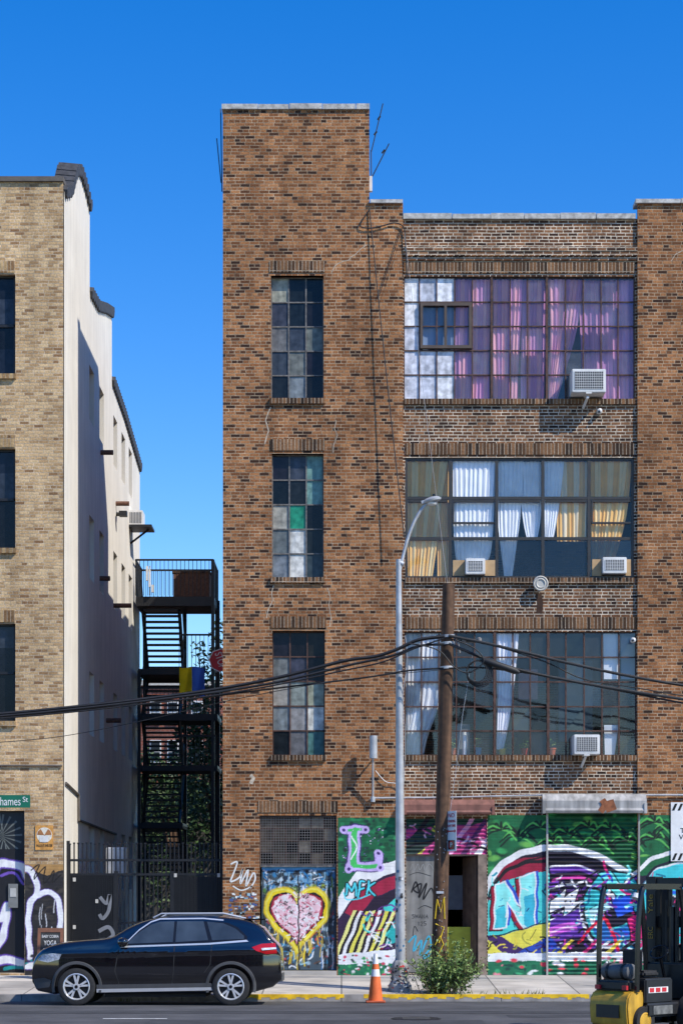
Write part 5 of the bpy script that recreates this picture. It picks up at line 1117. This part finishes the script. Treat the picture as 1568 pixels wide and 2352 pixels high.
def car():
    r = thing('parked_car', 'black compact SUV parked at the kerb in front of the alley', 'car', local=True)
    b = B(); rings = []
    xs = [0, .01, .03, .06, .1, .15, .2]+[.2+.1*k for k in range(1, 40)]+[4.15, 4.2, 4.25, 4.3, 4.35, 4.4, 4.43, 4.45]
    xs = sorted(set(round(v, 3) for v in xs))
    for x in xs:
        zt = interp(ZT, x); zb = interp(ZB, x); rr = min(.11, (zt-zb)*.3); half = [(0, zb), (CW(x, zb)*.6, zb), (CW(x, zb)-.05, zb)]
        for k in range(29):
            z = zb+.03+(zt-rr-zb-.03)*k/28; half.append((CW(x, z), z))
        wt = CW(x, zt-rr)
        for k in range(1, 6):
            a = k/5*math.pi/2; half.append((wt-rr*(1-math.cos(a)), zt-rr+rr*math.sin(a)))
        e = wt-rr; half += [(e*.66, zt+.012), (e*.33, zt+.018), (0, zt+.02)]
        ring = [b.bm.verts.new((x, -y, z)) for y, z in half]+[b.bm.verts.new((x, y, z)) for y, z in half[-2:0:-1]]
        rings.append(ring)
    n = len(rings[0])
    for r0, r1 in zip(rings, rings[1:]):
        for k in range(n): b.bm.faces.new([r0[k], r0[(k+1) % n], r1[(k+1) % n], r1[k]])
    b.bm.faces.new(rings[0]); b.bm.faces.new(rings[-1][::-1])
    body = obj('body', b, carpaint, r, 50)
    cuts = []
    for wx in (.82, 3.555):
        for s in (-1, 1):
            c = B(); c.lathe((wx, s*.80, .335), [(.40, -.26), (.40, .26)], 40, axis='Y'); cuts.append(obj('cut', c, black, r))
    bpy.context.view_layer.update()
    for c in cuts:
        md = body.modifiers.new('b', 'BOOLEAN'); md.operation = 'DIFFERENCE'; md.object = c; md.solver = 'EXACT'
    bpy.context.view_layer.update()
    me = bpy.data.meshes.new_from_object(body.evaluated_get(bpy.context.evaluated_depsgraph_get()))
    body.modifiers.clear(); body.data = me; me.shade_smooth(); me.set_sharp_from_angle(angle=math.radians(45))
    for c in cuts: bpy.data.objects.remove(c)
    def cx(px): return (px-70)/129.4
    def cz(py): return (2310-py)/129.4
    def patch(b, pts, off, side, mi=0, step=.06):
        m2 = B(); m2.face([(cx(a), 0, cz(c)) for a, c in pts])
        for ax, lo, hi in ((0, 0, 4.5), (2, 0, 1.7)):
            v = lo
            while v < hi:
                no = (1, 0, 0) if ax == 0 else (0, 0, 1); p = (v, 0, 0) if ax == 0 else (0, 0, v)
                bmesh.ops.bisect_plane(m2.bm, geom=m2.bm.verts[:]+m2.bm.edges[:]+m2.bm.faces[:], plane_co=p, plane_no=no); v += step
        mp = {}
        for v in m2.bm.verts: mp[v] = b.bm.verts.new((v.co.x, side*(CW(v.co.x, v.co.z)+off), v.co.z))
        for f in m2.bm.faces: nf = b.bm.faces.new([mp[v] for v in f.verts]); nf.material_index = mi
        m2.bm.free()
    W1 = [(290, 2168), (318, 2142), (345, 2124), (366, 2117), (399, 2116), (397, 2164)]; W2 = [(405, 2116), (466, 2116), (478, 2160), (403, 2164)]; W3 = [(474, 2117), (512, 2121), (540, 2133), (560, 2150), (560, 2157), (487, 2160)]
    for s in (-1, 1):
        b = B(); patch(b, [(280, 2173), (318, 2137), (345, 2119), (366, 2112), (466, 2111), (512, 2115), (545, 2130), (568, 2152), (566, 2162)], .004, s); tr_ = obj('window_surround', b, blackgloss, r, 60)
        for wpt in (W1, W2, W3): b = B(); patch(b, wpt, .009, s); obj('side_window', b, carglass, tr_, 60)
        b = B(); patch(b, [(276, 2177), (282, 2173), (480, 2166), (566, 2159), (571, 2163), (480, 2170)], .014, s); obj('window_trim', b, silver, tr_, 60)
        b = B(); patch(b, [(282, 2172), (318, 2135), (345, 2116), (366, 2109), (466, 2108), (512, 2112), (512, 2115), (466, 2111), (366, 2112), (345, 2119), (318, 2138), (284, 2173)], .010, s); obj('window_trim', b, silver, tr_, 60)
        for pts in ([(272, 2180), (274, 2180), (266, 2230), (278, 2272), (276, 2272), (263, 2230)], [(400, 2166), (402, 2166), (400, 2230), (394, 2274), (392, 2274), (398, 2230)], [(486, 2164), (488, 2164), (484, 2215), (470, 2235), (468, 2235), (482, 2215)]):
            b = B(); patch(b, pts, .003, s); obj('door_seam', b, rubber, body)
        for px in (378, 470): b = B(); patch(b, [(px-14, 2189), (px+8, 2187), (px+8, 2192), (px-14, 2194)], .022, s); obj('door_handle', b, carpaint, body, 60)
        b = B(); patch(b, [(222, 2272), (485, 2268), (488, 2275), (222, 2280)], .018, s); obj('sill_trim', b, silver, r, 60)
        b = B(); patch(b, [(222, 2262), (485, 2258), (488, 2268), (222, 2272)], .012, s); obj('sill_cladding', b, plast, r, 60)
        b = B(); patch(b, [(84, 2206), (96, 2194), (120, 2190), (142, 2192), (136, 2204), (110, 2211)], .006, s); obj('headlight', b, headl, r, 60)
        b = B(); patch(b, [(578, 2176), (600, 2168), (632, 2166), (636, 2190), (610, 2192), (588, 2184)], .01, s); tl_ = obj('tail_light', b, taill, r, 60)
        b = B(); patch(b, [(600, 2178), (634, 2176), (634, 2180), (602, 2183)], .014, s); obj('light_bar', b, headl, tl_, 60)
        b = B(); bmesh.ops.create_uvsphere(b.bm, u_segments=14, v_segments=8, radius=1, matrix=Matrix.Translation((cx(284), s*1.0, cz(2164))) @ Matrix.Diagonal((.10, .11, .085, 1))); b.box(cx(276), cx(284), min(s*.86, s*.97), max(s*.86, s*.97), cz(2172), cz(2166)); obj('wing_mirror', b, carpaint, r, 60)
        for wx in (.82, 3.555):
            b = B(); m_ = 26; pr = []
            for k in range(m_+1):
                a = math.radians(-14+208*k/m_); row = []
                for rad, o in ((.395, -.02), (.40, .014), (.445, .014), (.452, 0)):
                    x_, z_ = wx+rad*math.cos(a), .335+rad*math.sin(a); row.append(b.bm.verts.new((x_, s*(CW(x_, max(z_, .3))+o), z_)))
                pr.append(row)
            for r0, r1 in zip(pr, pr[1:]):
                for k in range(3): b.bm.faces.new([r0[k], r0[k+1], r1[k+1], r1[k]])
            obj('wheel_arch', b, plast, r, 60)
        b = B(); b.tube([(2.15, s*.56, 1.56), (2.3, s*.575, 1.635), (3.4, s*.575, 1.64), (3.75, s*.56, 1.56)], .018, 6); obj('roof_rail', b, silver, r, 60)
        b = B(); patch(b, [(72, 2250), (100, 2246), (118, 2252), (112, 2268), (80, 2272)], .006, s); obj('bumper_intake', b, plast, r)
    b = B()
    for k in range(7): b.box(-.012, .03, -.36+.105*k-.03, -.36+.105*k+.03, .62, .8)
    obj('grille', b, blackgloss, r)
    bobj('number_plate', M('plate', (.7, .55, .1), .5), r, -.02, .02, -.26, .26, .44, .55)
    b = B(); b.box(4.42, 4.462, -.6, .6, .50, .56); b.box(4.35, 4.46, -.7, .7, .42, .50); obj('rear_bumper', b, plast, r)
    for nm, xa, L_, n_ in (('windscreen', 1.46, .62, 7), ('rear_window', 4.10, .16, 5)):
        b = B(); g = []
        for k in range(n_):
            x = xa+L_*k/(n_-1); z = interp(ZT, x)+.026; y = CW(x, z-.1)-.16; g.append([b.bm.verts.new((x+(.01 if nm != 'windscreen' else 0), y*u, z-.02*abs(u)**3)) for u in (-1, -.5, 0, .5, 1)])
        for r0, r1 in zip(g, g[1:]):
            for k in range(4): b.bm.faces.new([r0[k], r0[k+1], r1[k+1], r1[k]])
        obj(nm, b, carglass, r, 60)
    bobj('spoiler', carpaint, r, 3.78, 4.16, -.55, .55, 1.52, 1.545)
    bobj('underbody', rubber, r, 1.3, 3.1, -.7, .7, .15, .3)
    def wheel(wx, s):
        wl = B(); wl.lathe((wx, s*.79, .335), [(.235, -.105), (.30, -.11), (.328, -.095), (.336, -.05), (.336, .05), (.328, .095), (.30, .11), (.235, .105), (.235, -.105)], 40, axis='Y', caps=False); ty = obj('wheel', wl, rubber, r, 50)
        fy = s*.885
        b = B(); b.lathe((wx, fy, .335), [(.238, -s*.10), (.238, s*.014), (.225, s*.018), (.212, s*.0), (.206, -s*.08)], 40, axis='Y', caps=False); obj('rim', b, silver, ty, 50)
        b = B(); b.lathe((wx, fy-s*.085, .335), [(.234, 0), (.05, .001)], 30, axis='Y'); obj('brake', b, black, ty)
        b = B()
        for k in range(5):
            for d in (-.2, .2):
                a = 2*math.pi*k/5+math.pi/2; c0 = Vector((wx+.04*math.cos(a), 0, .335+.04*math.sin(a))); c1 = Vector((wx+.222*math.cos(a+d), 0, .335+.222*math.sin(a+d))); t2 = (c1-c0).normalized(); nn = Vector((-t2.z, 0, t2.x))
                pts = [c0-nn*.016, c0+nn*.016, c1+nn*.019, c1-nn*.019]
                b.face([p+Vector((0, fy+s*.006, 0)) for p in pts])
                for i in range(4): p, q = pts[i], pts[(i+1) % 4]; b.face([p+Vector((0, fy+s*.006, 0)), q+Vector((0, fy+s*.006, 0)), q+Vector((0, fy-s*.03, 0)), p+Vector((0, fy-s*.03, 0))])
        b.lathe((wx, fy, .335), [(.06, -.02), (.06, .02)], 20, axis='Y'); obj('spokes', b, silver, ty)
        b = B(); b.lathe((wx, fy+s*.022, .335), [(.03, -.004), (.03, .004)], 16, axis='Y'); obj('hub_cap', b, carpaint, ty)
    for wx in (.82, 3.555):
        for s in (-1, 1): wheel(wx, s)
    return r
cr_ = car()
cr_.location = (X(70, -6.0), -5.12, -.017); cr_.rotation_euler = (math.radians(-1.15), 0, 0)

# ------------------------------------------------------------------ forklift (local: +x forward)
def forklift():
    r = thing('forklift', 'yellow and black forklift parked at the right edge of the street', 'forklift', local=True)
    def bev(b, o, seg=3): bmesh.ops.bevel(b.bm, geom=b.bm.edges[:], offset=o, segments=seg, affect='EDGES')
    b = B(); prof = [(-.33, .16), (-.36, .40), (-.34, .54), (-.27, .62), (.0, .64), (.0, .5), (-.05, .16)]
    f1 = [b.bm.verts.new((x, -.34, z)) for x, z in prof]; f2 = [b.bm.verts.new((x, .34, z)) for x, z in prof]
    b.bm.faces.new(f1); b.bm.faces.new(f2[::-1])
    for i in range(len(prof)): j = (i+1) % len(prof); b.bm.faces.new([f1[i], f2[i], f2[j], f1[j]])
    bev(b, .02, 2); cw = obj('counterweight', b, yellowf, r, 50)
    bobj('grille', black, cw, -.372, -.352, -.2, .2, .26, .44)
    b = B(); b.box(.0, .62, -.38, .38, .45, .80); bev(b, .02); obj('engine_hood', b, black, r, 50)
    b = B(); b.box(-.26, .05, -.28, .28, .63, .78); bev(b, .03); obj('rear_cover', b, black, r, 50)
    b = B(); b.box(.0, 1.12, -.42, .42, .26, .46); bev(b, .03); ch = obj('chassis', b, black, r, 50)
    bobj('warning_label', whiteb, r, .06, .5, -.388, -.382, .6, .68)
    for a in (.08, .22, .36): bobj('warning_symbol', redp, r, a, a+.1, -.392, -.3885, .61, .67)
    bobj('side_panel', M('worn steel', (.16, .16, .15), .6, var=.5, ns=9), ch, .12, .55, -.428, -.421, .30, .42)
    b = B(); b.tube([(-.12, -.26, .9), (-.12, -.23, .9), (-.12, .23, .9), (-.12, .26, .9)], [.06, .11, .11, .06], 20); tk = obj('gas_tank', b, M('dull tank grey', (.12, .12, .12), .6, var=.3), r, 50)
    for y in (-.13, .13): b = B(); b.tube([(-.12, y-.02, .9), (-.12, y+.02, .9)], .117, 20); obj('tank_strap', b, black, tk)
    b = B(); b.box(.2, .55, -.2, .2, .81, .90); bev(b, .03); st = obj('seat', b, rubber, r, 50)
    b = B(); b.box(.16, .22, -.17, .17, .90, 1.2); bev(b, .02); obj('backrest', b, rubber, st, 50)
    b = B(); b.tube([(.98, 0, .6), (.80, 0, 1.15)], .025, 8); b.tube([Vector((.80, 0, 1.15))+Vector((.06*math.cos(a), .15*math.sin(a), .09*math.cos(a))) for a in [k*math.pi/10 for k in range(21)]], .014, 6); obj('steering_wheel', b, blackgloss, r, 50)
    b = B(); b.box(.96, 1.04, -.42, .42, .46, 1.0); bev(b, .03); obj('cowl', b, black, r, 50)
    for s in (-1, 1):
        b = B(); pts = [Vector(p) for p in catmull([(-.14, s*.34, .62), (-.12, s*.345, 1.5), (-.06, s*.345, 1.95), (.0, s*.345, 2.08)], 4)]; b.tube(pts, .04, 6); obj('guard_pillar', b, blackgloss, r, 40)
        b = B(); pts = [Vector(p) for p in catmull([(1.0, s*.38, .5), (.94, s*.37, 1.3), (.84, s*.355, 2.0), (.78, s*.345, 2.08)], 4)]; b.tube(pts, .04, 6); obj('guard_pillar', b, blackgloss, r, 40)
    b = B()
    for s in (-1, 1): b.box(-.03, .82, s*.345-.035, s*.345+.035, 2.05, 2.13)
    for k in range(7): x = .0+.13*k; b.box(x-.018, x+.018, -.345, .345, 2.06, 2.12)
    obj('overhead_guard', b, blackgloss, r)
    b = B(); b.tube([(-.05, -.27, 1.98), (-.08, -.27, 1.92)], .06, 12); obj('work_light', b, whiteb, r)
    ma = B()
    for s in (-1, 1):
        ma.box(1.08, 1.26, s*.37-.085, s*.37+.085, .1, 2.24); ma.box(1.27, 1.36, s*.26-.05, s*.26+.05, .1, 2.2); ma.tube([(1.17, s*.17, .2), (1.17, s*.17, 2.05)], .06, 8); ma.tube([(1.09, s*.09, .3), (1.09, s*.09, 1.9)], .02, 6)
    ma.box(1.10, 1.24, -.36, .36, 2.08, 2.22); ma.box(1.13, 1.3, -.3, .3, 1.5, 1.66); ma.box(1.13, 1.3, -.3, .3, .9, 1.02); ma.box(1.13, 1.3, -.3, .3, .3, .5)
    mst = obj('mast', ma, black, r)
    b = B()
    for y in (-.06, .06): b.box(1.14, 1.16, y-.025, y+.025, .3, 2.05)
    b.tube([(1.12, .0, .3), (1.12, 0, 1.8)], .05, 8); obj('lift_chain', b, M('chain steel', (.06, .06, .06), .4, metal=.6), mst)
    for s in (-1, 1):
        for z_, t2, wd in ((1.84, 'Yale', .28), (1.42, 'ERC', .17)):
            text('lettering', t2, wd, .09, Matrix.Translation((1.073, s*.37, z_)) @ Matrix.Rotation(-math.pi/2, 4, 'Z') @ FRONT @ Matrix.Rotation(math.pi/2, 4, 'Z'), yellowf, mst)
    b = B(); b.box(1.36, 1.42, -.48, .48, .5, .6); b.box(1.36, 1.42, -.48, .48, .12, .22)
    for k in range(6): b.box(1.37, 1.41, -.45+.18*k-.015, -.45+.18*k+.015, .6, 1.2)
    b.box(1.37, 1.41, -.48, .48, 1.2, 1.25); obj('carriage', b, black, r)
    for s in (-1, 1): b = B(); b.box(1.42, 1.46, s*.25-.05, s*.25+.05, .05, .62); b.box(1.42, 2.4, s*.25-.05, s*.25+.05, .05, .09); obj('fork', b, black, r)
    for x, rad, yy in ((-.02, .21, .30), (.95, .28, .48)):
        for s in (-1, 1):
            b = B(); b.lathe((x, s*yy, rad), [(rad*.6, -.09), (rad*.95, -.1), (rad, -.06), (rad, .06), (rad*.95, .1), (rad*.6, .09)], 28, axis='Y'); wl = obj('wheel', b, rubber, r, 40)
            b = B(); b.lathe((x, s*yy, rad), [(rad*.6, -.095), (rad*.5, -.1), (rad*.5, .1), (rad*.6, .095)], 20, axis='Y'); obj('rim', b, yellowf, wl)
    for s in (-1, 1): bobj('tail_light', redp, r, -.30, -.26, s*.24-.04, s*.24+.04, .65, .71)
    return r
fk = forklift()
fk.rotation_euler = (0, 0, math.radians(43)); fk.location = (X(1432, -13), -13.0, .0)

# ------------------------------------------------------------------ unseen row opposite, added to block sky fill and darken window reflections
for k, (xa, xb, h_, mt, lb_) in enumerate(((-30, -13, 9, br_tan, 'unseen tan brick row house added across the street, left of the camera'), (-12.5, 3, 12.5, br_red, 'unseen red brick row house added across the street, behind the camera'), (3.5, 14, 7.5, br_main, 'unseen low brown brick building added across the street, right of the camera'))):
    t_ = thing('added_opposite_building', lb_, 'building', ((xa+xb)/2, -56, 0), 'added buildings across the street')
    bobj('wall', mt, t_, xa, xb, -62, -55, -.1, h_)
    for i in range(int((xb-xa)/3)):
        for j in range(int(h_/3.2)):
            b = B(); b.box(xa+1+i*3, xa+2.4+i*3, -55.05, -54.97, 1+j*3.2, 2.9+j*3.2); obj('window', b, blackgloss, t_)
